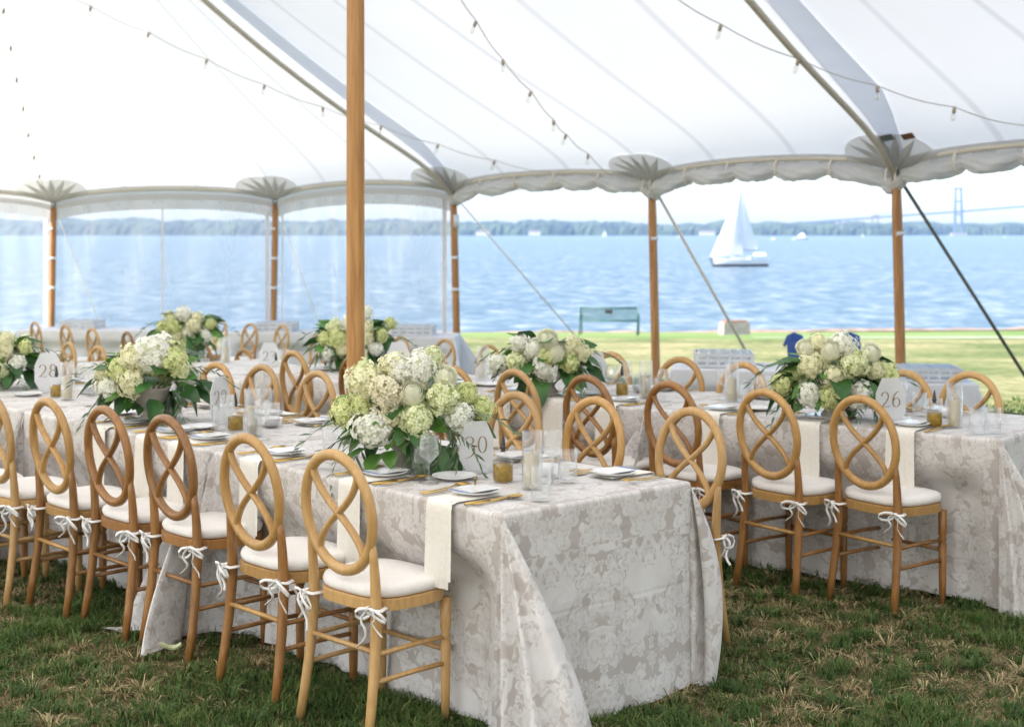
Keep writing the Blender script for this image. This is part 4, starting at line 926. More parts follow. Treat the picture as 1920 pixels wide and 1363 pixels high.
CAND = shp(lambda m: m.lathe([(.0255,.007), (.026,.01), (.026,.125), (.024,.128), (.001,.126)], 24), 'candle', M['candle'])
WICK = shp(lambda m: m.tube([(0,0,.126), (.001,0,.14)], .0012, n=5), 'wick', M['wick'])
def f_fork(mb):
    mb.tube([(0,-.10,.004), (0,-.03,.004), (0,.03,.006), (0,.05,.010)], [(.0045,.002), (.0035,.0018), (.0028,.0018), (.004,.0016)], n=6, up=(1,0,0))
    mb.add([(-.006,.048,.010), (.006,.048,.010), (.011,.062,.012), (-.011,.062,.012)], [(0,1,2,3)])
    for k in range(4): x = -.0095+.0063*k; mb.tube([(x,.06,.012), (x,.10,.011)], [.0013,.0009], n=4)
def f_knife(mb):
    mb.tube([(0,-.11,.004), (0,-.01,.004)], [(.0055,.0035), (.0045,.003)], n=6, up=(1,0,0)); mb.box((.002,.05,.004), (.014,.12,.002), taper=.9)
def f_spoon(mb):
    mb.tube([(0,-.10,.004), (0,-.03,.004), (0,.04,.006)], [(.0045,.002), (.0035,.0018), (.0028,.0018)], n=6, up=(1,0,0))
    P = []
    for i in range(7):
        for k in range(12): q = 2*PI*k/12; s = i/6; P.append((.019*s*math.cos(q), .066+.028*s*math.sin(q), .004+.006*s*s))
    mb.grid([P[(i*12)+(k % 12)] for k in range(13) for i in range(7)], 13, 7)
FORK = shp(f_fork, 'fork', M['gold']); KNIFE = shp(f_knife, 'knife', M['gold']); SPOON = shp(f_spoon, 'spoon', M['gold'])
def f_napkin(mb, seed=0, L_=.33):
    rr = random.Random(seed); n = 22; P = []
    for (dx, wd, dz, ll) in ((0, .115, .004, L_), (.045, .06, .003, L_-.03)):
        P = []
        for i in range(n):
            t = i/(n-1); s = -.22+(.22+ll)*t
            for k in range(7):
                x = dx+(k/6-.5)*wd*(1+.12*max(0, s/ll))
                if s < 0: P.append((x, -s-.0, dz))
                else:
                    q = min(s, .02)/.02*PI/2; y = -.014*math.sin(q)-.004; z = dz-.012*(1-math.cos(q))-max(0, s-.02)
                    P.append((x, y-.006*(s/ll)-.004*math.sin(k*2.1+dx*60)*s/ll, z))
        mb.grid(P, n, 7)
NAPS = [shp(lambda m, s=s: f_napkin(m, s, .30+.05*s/3), 'napkin', M['napkin']) for s in range(4)]
MENU = MB(); MENU.add([(-.05,-.08,0), (.05,-.08,0), (.05,.08,0), (-.05,.08,0), (-.05,-.08,.0015), (.05,-.08,.0015), (.05,.08,.0015), (-.05,.08,.0015)], [(4,5,6,7), (0,1,5,4), (1,2,6,5), (2,3,7,6), (3,0,4,7), (3,2,1,0)]); MENU = MENU.mesh('menu_card', M['china'], False)
MSTR = MB(); MSTR.add([(-.05,-.08,.0022), (.05,-.08,.0022), (.05,-.066,.0022), (-.05,-.066,.0022)], [(0,1,2,3)]); MSTR = MSTR.mesh('blue_stripe', M['bluerim'], False)

def P3(v, z): return Vector((v.x, v.y, z))
cnt = {}
def item(name, me, cat, loc, rz, label, group):
    o = link(name, me, None, loc, rz); return tag(o, label, cat, group)
def setting(k, edge, f, side_lab, near, zt, wine=True):
    """edge: point on the table edge; f: direction into the table"""
    rz = math.atan2(-f.x, f.y); sd_ = Vector((f.y, -f.x)); z = zt+.003
    nm = '%s place from near end, %s' % (ORD[k], side_lab)
    item('napkin', NAPS[k % 4], 'napkin', P3(edge-f*.002, z+.002), rz, 'cream hanging napkin at %s' % nm, 'cream napkins over the table edges')
    pc = edge+f*.15
    item('plate', PLATE, 'plate', P3(pc, z+.007), 0, 'small white plate at %s' % nm, 'white plates at the places')
    m = empty('menu_card', P3(pc, z+.0225), rz+.15*math.sin(k*3)); tag(m, 'striped menu card at %s' % nm, 'menu card', 'menu cards on the plates')
    link('card', MENU, m); link('blue_stripe', MSTR, m)
    for j, (n_, me, off, a) in enumerate((('fork', FORK, -.125, .05), ('fork', FORK, -.15, .0), ('knife', KNIFE, .115, 0), ('spoon', SPOON, .14, -.03))):
        item('gold_'+n_, me, n_, P3(edge+f*(.125+.01*(j % 2))+sd_*off, z), rz+a+.04*math.sin(k*5+j), 'gold %s at %s' % (('inner fork', 'outer fork', 'knife', 'spoon')[j], nm), 'gold cutlery').scale = (1.25, 1.12, 1.3)
    if wine and not (k <= 1 and 'camera side of front' in nm):
        item('wine_glass', WINE, 'wine glass', P3(edge+f*.33+sd_*.14, z), 0, 'stemmed wine glass at %s' % nm, 'wine glasses')
        item('tumbler', TUMB, 'glass', P3(edge+f*.36+sd_*.03, z), 0, 'clear tumbler at %s' % nm, 'water tumblers')
def proj(p, tkeys, side):
    best = None
    for tk in tkeys:
        c, u, wv, L_, W_, g = tables[tk]; rel = Vector((p.x, p.y))-c; s = rel.dot(u)
        if -.15 <= s <= L_+.1: best = (tk, s); break
    if not best: return None
    c, u, wv, L_, W_, g = tables[best[0]]; s = min(L_-.25, max(.25 if best[0] not in ('A1',) else .10, best[1]))
    return (c+u*s+(wv*W_ if side else Vector((0,0)))), (-wv if side else wv), g+TH
for which, k, p, f, px, py in seats:
    tk = ['A1','A2','A3'] if which[0] == 'A' else ['B1','B2','B3','B4','B5']; far = which.endswith('far')
    q = Vector((p.x, p.y))-UA*(.20 if which == 'A near' else .20 if which == 'A far' else 0)
    r_ = proj(q, tk, far)
    if r_ is None or (px < -60): continue
    tn = {'A near': 'camera side of front row', 'A far': 'far side of front row', 'B near': 'camera side of back row', 'B far': 'far side of back row'}[which]
    setting(k, r_[0], r_[1], tn, not far, r_[2], True)
# first place on the near side sits at the very corner of table 30
c, u, wv, L_, W_, g = tables['A1']

# ---------------------------------------------------------------- numbers, bottles, candles
DG = {'0': [[(.5+.34*math.sin(t), .5+.5*math.cos(t)) for t in [2*PI*k/28 for k in range(29)]]],
      '3': [[(.12,.86), (.3,.98), (.52,1.0), (.72,.9), (.78,.76), (.7,.6), (.5,.54), (.38,.53)], [(.38,.53), (.6,.52), (.8,.4), (.86,.2), (.8,-.02), (.6,-.2), (.3,-.3), (.08,-.3)]],
      '2': [[(.12,.74), (.2,.92), (.42,1.0), (.66,.94), (.78,.76), (.72,.54), (.5,.3), (.25,.1), (.08,0.0)], [(.08,.02), (.4,.03), (.7,.0), (.9,.06)]],
      '6': [[(.82,1.05), (.6,1.0), (.36,.84), (.2,.58), (.16,.3), (.26,.08), (.5,0), (.72,.08), (.84,.28), (.76,.5), (.54,.6), (.32,.54), (.2,.4)]],
      '8': [[(.5+.27*math.sin(t), .76+.24*math.cos(t)) for t in [2*PI*k/20 for k in range(21)]], [(.5+.35*math.sin(t), .26+.27*math.cos(t)) for t in [2*PI*k/20 for k in range(21)]]],
      '9': [[(.8,.62), (.66,.46), (.46,.42), (.24,.5), (.16,.72), (.28,.93), (.5,1.0), (.72,.92), (.84,.7), (.8,.4), (.64,.14), (.4,-.05), (.18,-.1)]],
      '4': [[(.66,0), (.66,1.0), (.08,.3), (.92,.3)]], '5': [[(.8,1.0), (.3,1.0), (.22,.58), (.5,.64), (.78,.52), (.84,.28), (.7,.06), (.45,-.04), (.14,.02)]],
      '7': [[(.12,1.0), (.86,1.0), (.6,.6), (.36,0)]]}
def smoothline(pts, n=5):
    pts = [Vector((*p, 0)) for p in pts]; out = []
    for i in range(len(pts)-1):
        p0, p1, p2, p3 = pts[max(i-1, 0)], pts[i], pts[i+1], pts[min(i+2, len(pts)-1)]
        for k in range(n): t = k/n; out.append(.5*((2*p1)+(p2-p0)*t+(2*p0-5*p1+4*p2-p3)*t*t+(3*p1-p0-3*p2+p3)*t**3))
    out.append(pts[-1]); return out
def number_card(num, loc, rz, label, s=1.0):
    r = empty('number_card', loc, rz); tag(r, label, 'table number', 'frosted table number cards'); r.scale = (s,)*3
    o = [(-.034,0), (.034,0), (.062,.05), (.062,.125), (.036,.185), (-.036,.185), (-.062,.125), (-.062,.05)]
    mb = MB(); mb.add([(x,-.002,z) for x, z in o]+[(x,.002,z) for x, z in o], [tuple(range(8)), tuple(range(15, 7, -1))]+[(k, 8+k, 8+(k+1) % 8, (k+1) % 8) for k in range(8)])
    link('acrylic_plate', mb.mesh('acrylic_plate', M['card'], False), r)
    mb = MB(); mb.box((0,0,.003), (.085,.03,.006)); link('stand', mb.mesh('stand', M['card'], False), r)
    for i, ch in enumerate(num):
        mb = MB(); w_, h_ = .042, .058; x0 = -.044+i*.045; z0 = .072
        for st in DG[ch]:
            pl = smoothline(st); vs = []
            for k, p in enumerate(pl):
                a, b = pl[max(k-1, 0)], pl[min(k+1, len(pl)-1)]; d = Vector(((b.x-a.x)*w_, (b.y-a.y)*h_)).normalized(); n = Vector((-d.y, d.x))
                wd = .0008+.0021*abs(d.y)**1.5
                q = Vector((x0+p.x*w_, z0+p.y*h_)); vs += [(q.x-n.x*wd, -.0035, q.y-n.y*wd), (q.x+n.x*wd, -.0035, q.y+n.y*wd)]
            mb.add(vs, [(2*k, 2*k+1, 2*k+3, 2*k+2) for k in range(len(pl)-1)])
        link('numeral', mb.mesh('numeral', M['cardtext'], False), r)
def bottle(loc, label):
    r = empty('oil_bottle', loc, R.uniform(0, 1)); tag(r, label, 'oil bottle', 'olive oil bottles')
    def sq(prof, sc, mat, nm):
        mb = MB(); n = 16; P = []
        for rad, z, e in prof:
            for k in range(n):
                q = 2*PI*(k+.5)/n; c_, s_ = math.cos(q), math.sin(q); m = (1/max(abs(c_), abs(s_)))**e; P.append((rad*sc*c_*m, rad*sc*s_*m, z))
        b = len(mb.v); mb.v += P
        for i in range(len(prof)-1):
            for k in range(n): mb.f.append((i*n+k, i*n+(k+1) % n, (i+1)*n+(k+1) % n, (i+1)*n+k)); mb.m.append(0)
        mb.f.append(tuple(range(n-1, -1, -1))); mb.m.append(0); mb.f.append(tuple((len(prof)-1)*n+k for k in range(n))); mb.m.append(0)
        return link(nm, mb.mesh(nm, mat), r)
    sq([(.031,0,.6), (.034,.004,.6), (.034,.068,.6), (.030,.080,.4), (.016,.094,0), (.011,.100,0), (.011,.112,0), (.013,.114,0), (.013,.118,0)], 1, M['glass'], 'glass_body')
    sq([(.029,.003,.6), (.0318,.006,.6), (.0318,.064,.6)], 1, M['oil'], 'oil')
    mb = MB(); mb.lathe([(.009,.108), (.009,.120), (.012,.121), (.012,.125), (.008,.128), (.0095,.136), (.007,.142), (.006,.152), (.002,.170)], 12); link('pourer', mb.mesh('pourer', M['black']), r)
def hurricane(loc, label):
    r = empty('candle_holder', loc); tag(r, label, 'candle holder', 'pillar candles in glass cylinders'); link('glass_cylinder', CYL, r); c_ = link('candle', CAND, r); link('wick', WICK, c_)
def onT(tk, s, p): c, u, wv, L_, W_, g = tables[tk]; v = c+u*s+wv*(W_*p); return Vector((v.x, v.y, g+TH+.003))
NUM = {'A1':'30','A2':'29','A3':'28','B1':'26','B2':'25','B3':'24','B4':'23','B5':'22'}
for tk, num in NUM.items():
    if tk in ('A4',): continue
    L_ = tables[tk][3]; k = L_/1.81
    ca = .18 if tk != 'A2' else 1.15
    if tk == 'B3': ca = -.1
    number_card(num, onT(tk, .70*k, .51) if num not in ('30', '26') else onz(893, 886, .763) if num == '30' else onz(1670, 797, .763), ca, 'frosted octagonal number card on the %s' % TNAME[num], 1.05 if tk == 'A1' else 1.2)
    bottle(onT(tk, .45*k, .435) if num != '26' else onz(1752, 799, .763), 'olive oil bottle with black pourer on the %s' % TNAME[num])
    hurricane(onT(tk, .27*k, .41) if num != '26' else onz(1790, 801, .763), 'cream pillar candle in glass, near end of the %s' % TNAME[num])
    hurricane(onT(tk, 1.62*k, .58), 'cream pillar candle in glass, far end of the %s' % TNAME[num])
    item('side_plate', PLATE, 'plate', onT(tk, .62*k, .34), 0, 'white side plate before the flowers, %s' % TNAME[num], 'side plates in the middle of the tables')
    item('white_bowl', BOWL, 'bowl', onT(tk, .45*k, .64), 0, 'small white bowl on the %s' % TNAME[num], 'white bowls')
    item('side_plate', PLATE, 'plate', onT(tk, 1.35*k, .32), 0, 'white side plate beyond the flowers, %s' % TNAME[num], 'side plates in the middle of the tables')
for j, (x, y, lab) in enumerate(((6, -6, ''),)): pass
item('tumbler', TUMB, 'glass', onz(1014, 938, .763), 0, 'clear tumbler at the near end of table 30 before the candle', 'water tumblers')
item('tumbler', TUMB, 'glass', onz(1020, 905, .763), 0, 'clear tumbler just behind the candle at the near end of table 30', 'water tumblers')
for px, py, lab in ((891, 915, 'tiny brass flared stand between the white plates near number card 30'), (399, 818, 'tiny brass flared stand beside the candle on table 29')):
    mb = MB(); mb.lathe([(.010,0), (.008,.003), (.004,.008), (.0035,.024), (.006,.034), (.0085,.040), (.001,.038)], 12); o = link('brass_stand', mb.mesh('brass_stand', M['brass']), None, onz(px, py, .763)); tag(o, lab, 'place card stand', 'tiny brass stands')
item('wine_glass', WINE, 'wine glass', onz(804, 904, .763), 0, 'stemmed wine glass right before the stone urn of the nearest bouquet', 'wine glasses')
item('tumbler', TUMB, 'glass', onz(790, 892, .763), 0, 'clear tumbler just behind the wine glass by the nearest bouquet', 'water tumblers')
for k, (px, py) in enumerate(((1832, 813), (1862, 812))):
    item('tumbler', TUMB, 'glass', onz(px, py, .763), 0, ('clear tumbler at the near corner of table 26, left of two', 'clear tumbler at the near corner of table 26, right of two')[k], 'water tumblers')

# ---------------------------------------------------------------- flower centrepieces
def hydrangea_mesh(seed, nf=170):
    rr = random.Random(seed); mb = MB(); mb.col = []
    ga = PI*(3-math.sqrt(5))
    for i in range(nf):
        z = 1-2*(i+.5)/nf; q = ga*i; rad = math.sqrt(max(0, 1-z*z)); n = Vector((rad*math.cos(q), rad*math.sin(q), z))
        n = (n+Vector((rr.uniform(-.16,.16), rr.uniform(-.16,.16), rr.uniform(-.16,.16)))).normalized()
        R0 = rr.uniform(.84, 1.08)*(1+.10*math.sin(2*n.x*3+seed)+.09*math.sin(3.1*n.y*2+seed*2)+.06*math.sin(5*q)); c = n*R0
        a = n.cross(Vector((.3,.2,1))).normalized(); b = n.cross(a); w0 = rr.uniform(0, PI/2); hue = rr.random(); val = rr.random()
        tilt = Vector((rr.uniform(-.25,.25), rr.uniform(-.25,.25), 0))
        for k in range(4):
            p = w0+k*PI/2; d = a*math.cos(p)+b*math.sin(p); e = a*math.cos(p+PI/2)+b*math.sin(p+PI/2); s = rr.uniform(.17,.215)
            lift = rr.uniform(-.02, .05)
            vs = [c, c+d*s*.55+e*s*.42+n*.035, c+d*s*1.05+n*lift+e*s*.2, c+d*s*1.05+n*lift-e*s*.2, c+d*s*.55-e*s*.42+n*.035]
            mb.add(vs, [(0,1,2,3,4)]); mb.col += [(.95, val, 0, 1)]+[(.25+.3*hue, val, 0, 1)]+[(.35*hue+.1, val, 0, 1)]*2+[(.25+.3*hue, val, 0, 1)]
    b0 = len(mb.v); m2 = MB(); m2.lathe([(.02,-.82), (.5,-.66), (.8,-.2), (.82,.2), (.6,.58), (.3,.76), (.02,.83)], 14); mb.add(m2.v, m2.f)
    mb.col += [(.9, .35, 0, 1)]*len(m2.v)
    return mb
HY = [hydrangea_mesh(s) for s in (1, 2, 3)]
HYM = {(v, c): HY[v].mesh('hydrangea_bloom', m, False) for v in range(3) for c, m in BL.items()}
HYT = {v: hydrangea_mesh(20+v, 300).mesh('hydrangea_bloom', BL['tan'], False) for v in range(1)}
def rose_mesh():
    mb = MB(); rr = random.Random(4)
    for ring, (n, rad, tt, zt) in enumerate(((5,1.0,60,.36), (5,.88,52,.50), (5,.75,45,.60), (4,.62,38,.68), (4,.49,33,.73), (3,.36,30,.76), (3,.24,26,.78), (2,.13,24,.79))):
        th1 = math.radians(tt); z0 = zt-rad*math.cos(th1)
        for k in range(n):
            q0 = 2*PI*k/n+ring*.75+rr.uniform(-.1,.1); P = []; wdt = 2*PI/n*.66; jit = rr.uniform(-.03,.04)
            for i in range(8):
                for j in range(7):
                    u = i/7*2-1; v = j/6; th = math.radians(150)*(1-v)+th1*v+.16*u*u*v; q = q0+u*wdt
                    lip = 1+(.10+.05*(ring < 3))*max(0, v-.78)/.22+jit*v+.035*u
                    P.append((rad*lip*math.sin(th)*math.cos(q), rad*lip*math.sin(th)*math.sin(q), z0+rad*math.cos(th)-.05*max(0, v-.85)/.15*(ring < 3)))
            mb.grid(P, 8, 7)
    mb.lathe([(.02,.3), (.09,.5), (.10,.70), (.05,.77), (.01,.78)], 10)
    return mb.mesh('rose', M['rose'])
ROSE = rose_mesh()
def leaf_mesh(L_, W_, droop, fold, mat, name='leaf', n=9):
    mb = MB(); P = []
    for i in range(n):
        t = i/(n-1); wd = W_*math.sin(PI*min(1, t**.75*.97+.02))**.85
        for k in range(5):
            v = k/4*2-1; P.append((v*wd/2, L_*t*(1-.1*droop*t), -droop*L_*t*t*.6+fold*abs(v)*wd*.5+.003*math.sin(t*14)*abs(v)))
    mb.grid(P, n, 5); return mb.mesh(name, mat)
LEAFS = [leaf_mesh(.13,.085,.5,.3,M['leaf']), leaf_mesh(.16,.10,.9,.2,M['leaf']), leaf_mesh(.10,.07,.3,.35,M['leafb']), leaf_mesh(.12,.05,.6,.3,M['leafb'])]
BIGLEAF = leaf_mesh(.17,.12,.35,.15,M['leaf'])
def sprig_mesh(seed, ln=.24):
    rr = random.Random(seed); mb = MB(); pts = []
    for k in range(9): t = k/8; pts.append(Vector((.02*math.sin(t*4), ln*t*(1-.25*t), -.55*ln*t*t)))
    mb.tube(pts, [.0018*(1-.6*k/8) for k in range(9)], n=5, mi=0)
    for k in range(1, 9):
        for s in (-1, 1):
            if rr.random() < .1: continue
            p = pts[k]; L_ = rr.uniform(.045,.065); a = rr.uniform(.5, .9)*s; dz = rr.uniform(-.8, .1)
            d = Vector((math.sin(a), math.cos(a)*.8, dz)).normalized(); sd_ = d.cross(Vector((0,0,1))).normalized()
            sd_ = (sd_+Vector((0,0,rr.uniform(-.6,.6)))).normalized()
            mb.ribbon([p+d*L_*t-Vector((0,0,.01*t*t)) for t in (0,.25,.5,.75,1)], [.001,.009,.011,.007,.0008], sd_, 1)
    return mb.mesh('olive_sprig', [M['stemg'], M['olive']])
SPR = [sprig_mesh(k) for k in range(3)]
def frond(o, direction, roll=0):
    d = Vector(direction).normalized(); q = d.to_track_quat('Y', 'Z'); o.rotation_euler = (q @ Matrix.Rotation(roll, 3, 'Y').to_quaternion()).to_euler()
def f_urn(mb): mb.lathe([(.062,0), (.062,.010), (.056,.018), (.034,.045), (.030,.062), (.040,.072), (.046,.076), (.046,.082), (.062,.090), (.080,.115), (.088,.150), (.094,.156), (.094,.164), (.084,.164), (.078,.12), (.001,.11)], 30)
URN = shp(f_urn, 'urn', M['stone'])
def arrangement(loc, label, blooms, seed, s=1.0, sprigs=None, extra_back=7):
    rr = random.Random(seed); r = empty('flower_centrepiece', loc); tag(r, label, 'flower arrangement', 'hydrangea centrepieces in stone urns'); r.scale = (s,)*3
    link('urn', URN, r)
    cz = .245
    for dx, dz, rad, typ in blooms:
        k = 1-(dx/.27)**2-((dz-cz)/.25)**2; dy = -.15*math.sqrt(max(.05, k))
        if typ == 'rose':
            o = link('rose', ROSE, r, (dx, dy-.02, dz), scale=rad); n = Vector((dx*1.2, -.5, (dz-cz)*1.0+.25)).normalized(); o.rotation_euler = n.to_track_quat('Z', 'Y').to_euler()
        else:
            me = HYT[0] if typ == 'tan' else HYM[(rr.randrange(3), typ)]
            o = link('hydrangea_bloom', me, r, (dx, dy, dz), scale=(rad*rr.uniform(1.0,1.1), rad*.95, rad*rr.uniform(.86,.98))); o.rotation_euler = (rr.uniform(0,6), rr.uniform(0,6), rr.uniform(0,6))
    for k in range(extra_back):
        q = PI*(k+.5)/extra_back; o = link('hydrangea_bloom', HYM[(k % 3, ('white','mix','green','cream')[k % 4])], r, (.17*math.cos(q), .06+.08*math.sin(q), .21+.05*math.sin(q*1.7)*(k % 2)), scale=.062)
    mb = MB()                                            # stems gathered in the urn
    for k in range(16): q = 2*PI*k/16; mb.tube([(.02*math.cos(q), .02*math.sin(q), .10), (.12*math.cos(q), .08*math.sin(q), .22)], .003, n=5)
    link('stems', mb.mesh('stems', M['stemg']), r)
    for k in range(84):
        q = rr.uniform(0, 2*PI); el = rr.uniform(-.65, .8); d = Vector((math.cos(q)*math.cos(el), math.sin(q)*math.cos(el)*.8, math.sin(el)))
        o = link('leaf', LEAFS[rr.randrange(4)], r, Vector((0,0,.20))+Vector((d.x*1.15, d.y*.85, d.z*.9))*(rr.uniform(.08,.165)+(.03 if el < .1 else 0)), scale=rr.uniform(.75, 1.2)); frond(o, d+Vector((0,0,-.1)), rr.uniform(-.8,.8))
    for x, y, z, dx, dy, dz_ in (sprigs or [(-.14,-.05,.14,-1,-.2,-.1), (.14,-.08,.12,.7,-.5,-.5), (-.1,.0,.12,-.9,.3,-.4), (.1,-.1,.1,.3,-.8,-.8), (.18,0,.25,1,0,.3), (-.18,0,.27,-1,0,.2)]):
        o = link('olive_sprig', SPR[rr.randrange(3)], r, (x, y, z)); frond(o, (dx, dy, dz_), rr.uniform(-.4,.4))
    return r
def px2(base, sc_, lst):
    return [((x-base[0])/sc_, (base[1]-y)/sc_, rr_/sc_ if True else 0, t) for x, y, rr_, t in lst]
b1 = (757, 876); b1w = onz(*b1, .763)
r1 = arrangement(b1w, 'large hydrangea and rose bouquet in stone urn beside number card 30', px2(b1, F/b1w.y*1.0, [
    (708,794,40,'white'), (785,777,36,'mix'), (790,684,31,'white'), (757,688,28,'white'), (690,712,36,'cream'), (733,733,37,'tan'), (832,738,33,'mix'), (862,775,31,'white'),
    (903,766,25,'green'), (652,768,27,'green'), (684,748,24,'green'), (838,700,22,'rose'), (778,727,23,'rose'), (740,680,26,'cream'), (812,668,22,'mix'), (690,690,22,'mix'), (875,735,22,'green'), (742,768,24,'cream')]), 3,
    sprigs=[(-.17,-.06,.13,-1,-.1,-.05), (-.16,-.10,.12,-.9,-.5,-.35), (-.13,-.10,.10,-.6,-.6,-.6), (.15,-.14,.14,.25,-.3,-1), (.19,-.12,.16,.6,-.3,-.9), (.16,-.15,.17,.9,-.3,-.1), (.2,-.1,.15,.4,-.4,-1), (.05,-.12,.2,.2,-.6,-.8), (.21,-.08,.22,.8,-.2,.3), (-.2,-.02,.17,-1,.1,.2)])
for (x, y, z, d, s_) in ((.10,-.12,.11,(.25,-.5,-1),1.25), (.14,-.10,.10,(.5,-.4,-1),1.15), (-.13,-.12,.09,(-.7,-.6,-.25),.9), (-.08,-.12,.07,(-.3,-.7,-.35),.95), (-.16,-.09,.13,(-1,-.4,.0),.8), (-.05,-.12,.08,(.2,-.8,-.5),.7)):
    o = link('leaf', BIGLEAF if x > 0 else LEAFS[2], r1, (x, y, z), scale=s_*(1 if x > 0 else 1.25)); frond(o, d, .2)
b2 = (282, 790); b2w = onz(*b2, .763)
arrangement(b2w, 'hydrangea bouquet with dark leaves in stone urn on the second front table', px2(b2, F/b2w.y, [
    (215,722,25,'white'), (262,710,27,'cream'), (300,658,34,'white'), (262,668,26,'cream'), (336,668,28,'green'), (240,690,24,'green'), (352,690,18,'mix'), (292,675,14,'rose'), (205,695,18,'cream'), (318,640,20,'white')]), 4, extra_back=5)
b3 = (1558, 786); b3w = onz(*b3, .763)
arrangement(b3w, 'full cream and lime bouquet in stone urn beside number card 26', px2(b3, F/b3w.y, [
    (1545,650,20,'rose'), (1510,680,24,'cream'), (1588,674,30,'mix'), (1462,722,22,'green'), (1508,735,24,'white'), (1548,738,26,'green'), (1600,738,26,'white'), (1630,690,18,'cream'), (1656,702,26,'green'),
    (1500,648,17,'rose'), (1570,645,24,'white'), (1622,656,18,'rose'), (1550,700,22,'cream'), (1525,640,18,'cream'), (1635,742,16,'white')]), 5)
b4 = (1030, 742); b4w = onz(*b4, .763)
arrangement(b4w, 'wide white and green bouquet in dark urn in front of the park bench', px2(b4, F/b4w.y, [
    (1025,632,20,'rose'), (975,640,18,'white'), (1040,655,20,'rose'), (1025,662,22,'green'), (1072,645,20,'cream'), (1022,688,25,'white'), (1066,675,20,'green'), (935,682,20,'white'), (968,675,20,'mix'), (1090,660,16,'cream'), (1000,650,20,'white')]), 6)
gen = [(-.15,.14,.055,'white'), (.05,.13,.065,'mix'), (.16,.17,.055,'white'), (-.08,.24,.07,'green'), (.08,.25,.065,'cream'), (.0,.34,.065,'white'), (-.17,.24,.05,'green'), (.2,.26,.045,'green'), (.03,.2,.045,'rose'), (-.05,.17,.05,'cream'), (.10,.31,.05,'cream'), (-.10,.31,.055,'mix')]
def T(tk): return onT(tk, tables[tk][3]*.48, .5)
arrangement(onz(662, 700, .70), 'lime and cream bouquet half hidden behind the centre pole', gen+[(.25,.12,.05,'white'),(.09,.40,.05,'white'),(.25,.33,.04,'green')], 7, 1.05)
arrangement(onz(352, 668, .60), 'high green and white bouquet standing before the clear wall', gen, 8, 1.1)
arrangement(onz(-4, 728, .763), 'bouquet cut by the left edge of the picture beside number card 28', gen, 9, .95)

# fallen petal
mb = MB(); P = []
for i in range(6):
    for j in range(5): P.append(((i/5-.5)*.055, (j/4-.5)*.032*math.sin(PI*(i+.7)/6.4), .012+.012*math.cos(i)*.6+.010*abs(j-2)/2))
mb.grid(P, 6, 5); tag(link('fallen_petal', mb.mesh('fallen_petal', M['petal']), None, ong(320, 1238)+Vector((0,0,.03)), .4, 1.5), 'pale green petal lying on the grass at the left', 'petal')

# ---------------------------------------------------------------- service tables with glass racks
def service(px, d, zt, wd, lab, rz, nr=1, mat='whitecloth'):
    c = at(px, d, z=zt); g = gz(d*K); hgt = zt-g
    t = empty('service_table', (c.x, c.y, g), rz); tag(t, 'service table under the %s' % lab, 'table', 'service tables at the tent edge')
    L_, W_ = wd, .7
    mb = MB(); mb.box((0,0,hgt-.03), (L_-.02, W_-.02, .03)); link('tabletop', mb.mesh('tabletop', M['pole'], False), t)
    m = cloth_mesh(L_, W_, hgt, hgt-.02, [SMALL]*4, int(px)); m.v = [(x-L_/2, y-W_/2, z) for x, y, z in m.v]
    o = link('white_tablecloth', m.mesh('white_tablecloth', M[mat]), None, (c.x, c.y, g), rz); tag(o, 'plain white %s' % lab, 'tablecloth', 'plain white tablecloths')
    return c, rz
def rack(c, rz, dx, label, s=1.0):
    o = empty('glass_rack', Vector((c.x+dx*math.cos(rz), c.y+dx*math.sin(rz), c.z+.004)), rz); tag(o, label, 'glass rack', 'grey glass racks'); o.scale = (s,)*3
    mb = MB(); hw = .25
    for (x, y, a, b) in ((0,-hw,.5,.012), (0,hw,.5,.012), (-hw,0,.012,.512), (hw,0,.012,.512)):
        for z in (.012, .06, .105): mb.box((x,y,z), (a,b,.022))
        for k in range(6): mb.box((x+(a-.02)*(k/5-.5) if a > .1 else x, y+(b-.02)*(k/5-.5) if b > .1 else y, .06), (.018,.013,.11))
    mb.box((0,0,.006), (.48,.48,.008)); link('crate', mb.mesh('crate', M['rack'], False), o)
    mb = MB()
    for i in range(5):
        for j in range(5): mb.lathe([(.03,.012), (.036,.13), (.034,.13), (.02,.02)], 8, (-.18+.09*i, -.18+.09*j, 0))
    link('glasses', mb.mesh('glasses', M['glass']), o)
for (px, d, zt, wd, lab, racks) in ((1742, 17, .335, .75, 'cloth on the small table behind the last right-hand chairs', [(0, 'right of the flowers of table 26')]),
        (1356, 16.5, .50, .9, 'cloth on the small table left of the flowers of table 26', [(0, 'left of the flowers of table 26')]),
        (790, 23, .42, .9, 'cloth on the small table left of the third pole', [(-.1, 'between the centre pole and the corner pole')]),
        (540, 26, .31, 1.5, 'cloth on the long table below the second pole', [(-.15, 'below the second side pole')]),
        (200, 27, .29, 2.4, 'cloth on the long table behind the left chairs', [(-.36, 'beside the leftmost side pole')])):
    c, rz = service(px, d, zt, wd, lab, -.12 if px > 1000 else -.05)
    for dx, rl in racks: rack(c, rz, dx, 'grey glass rack %s' % rl)
c, rz = service(1485, 16, .52, 1.0, 'cloth directly behind the flowers of table 26', -.1)

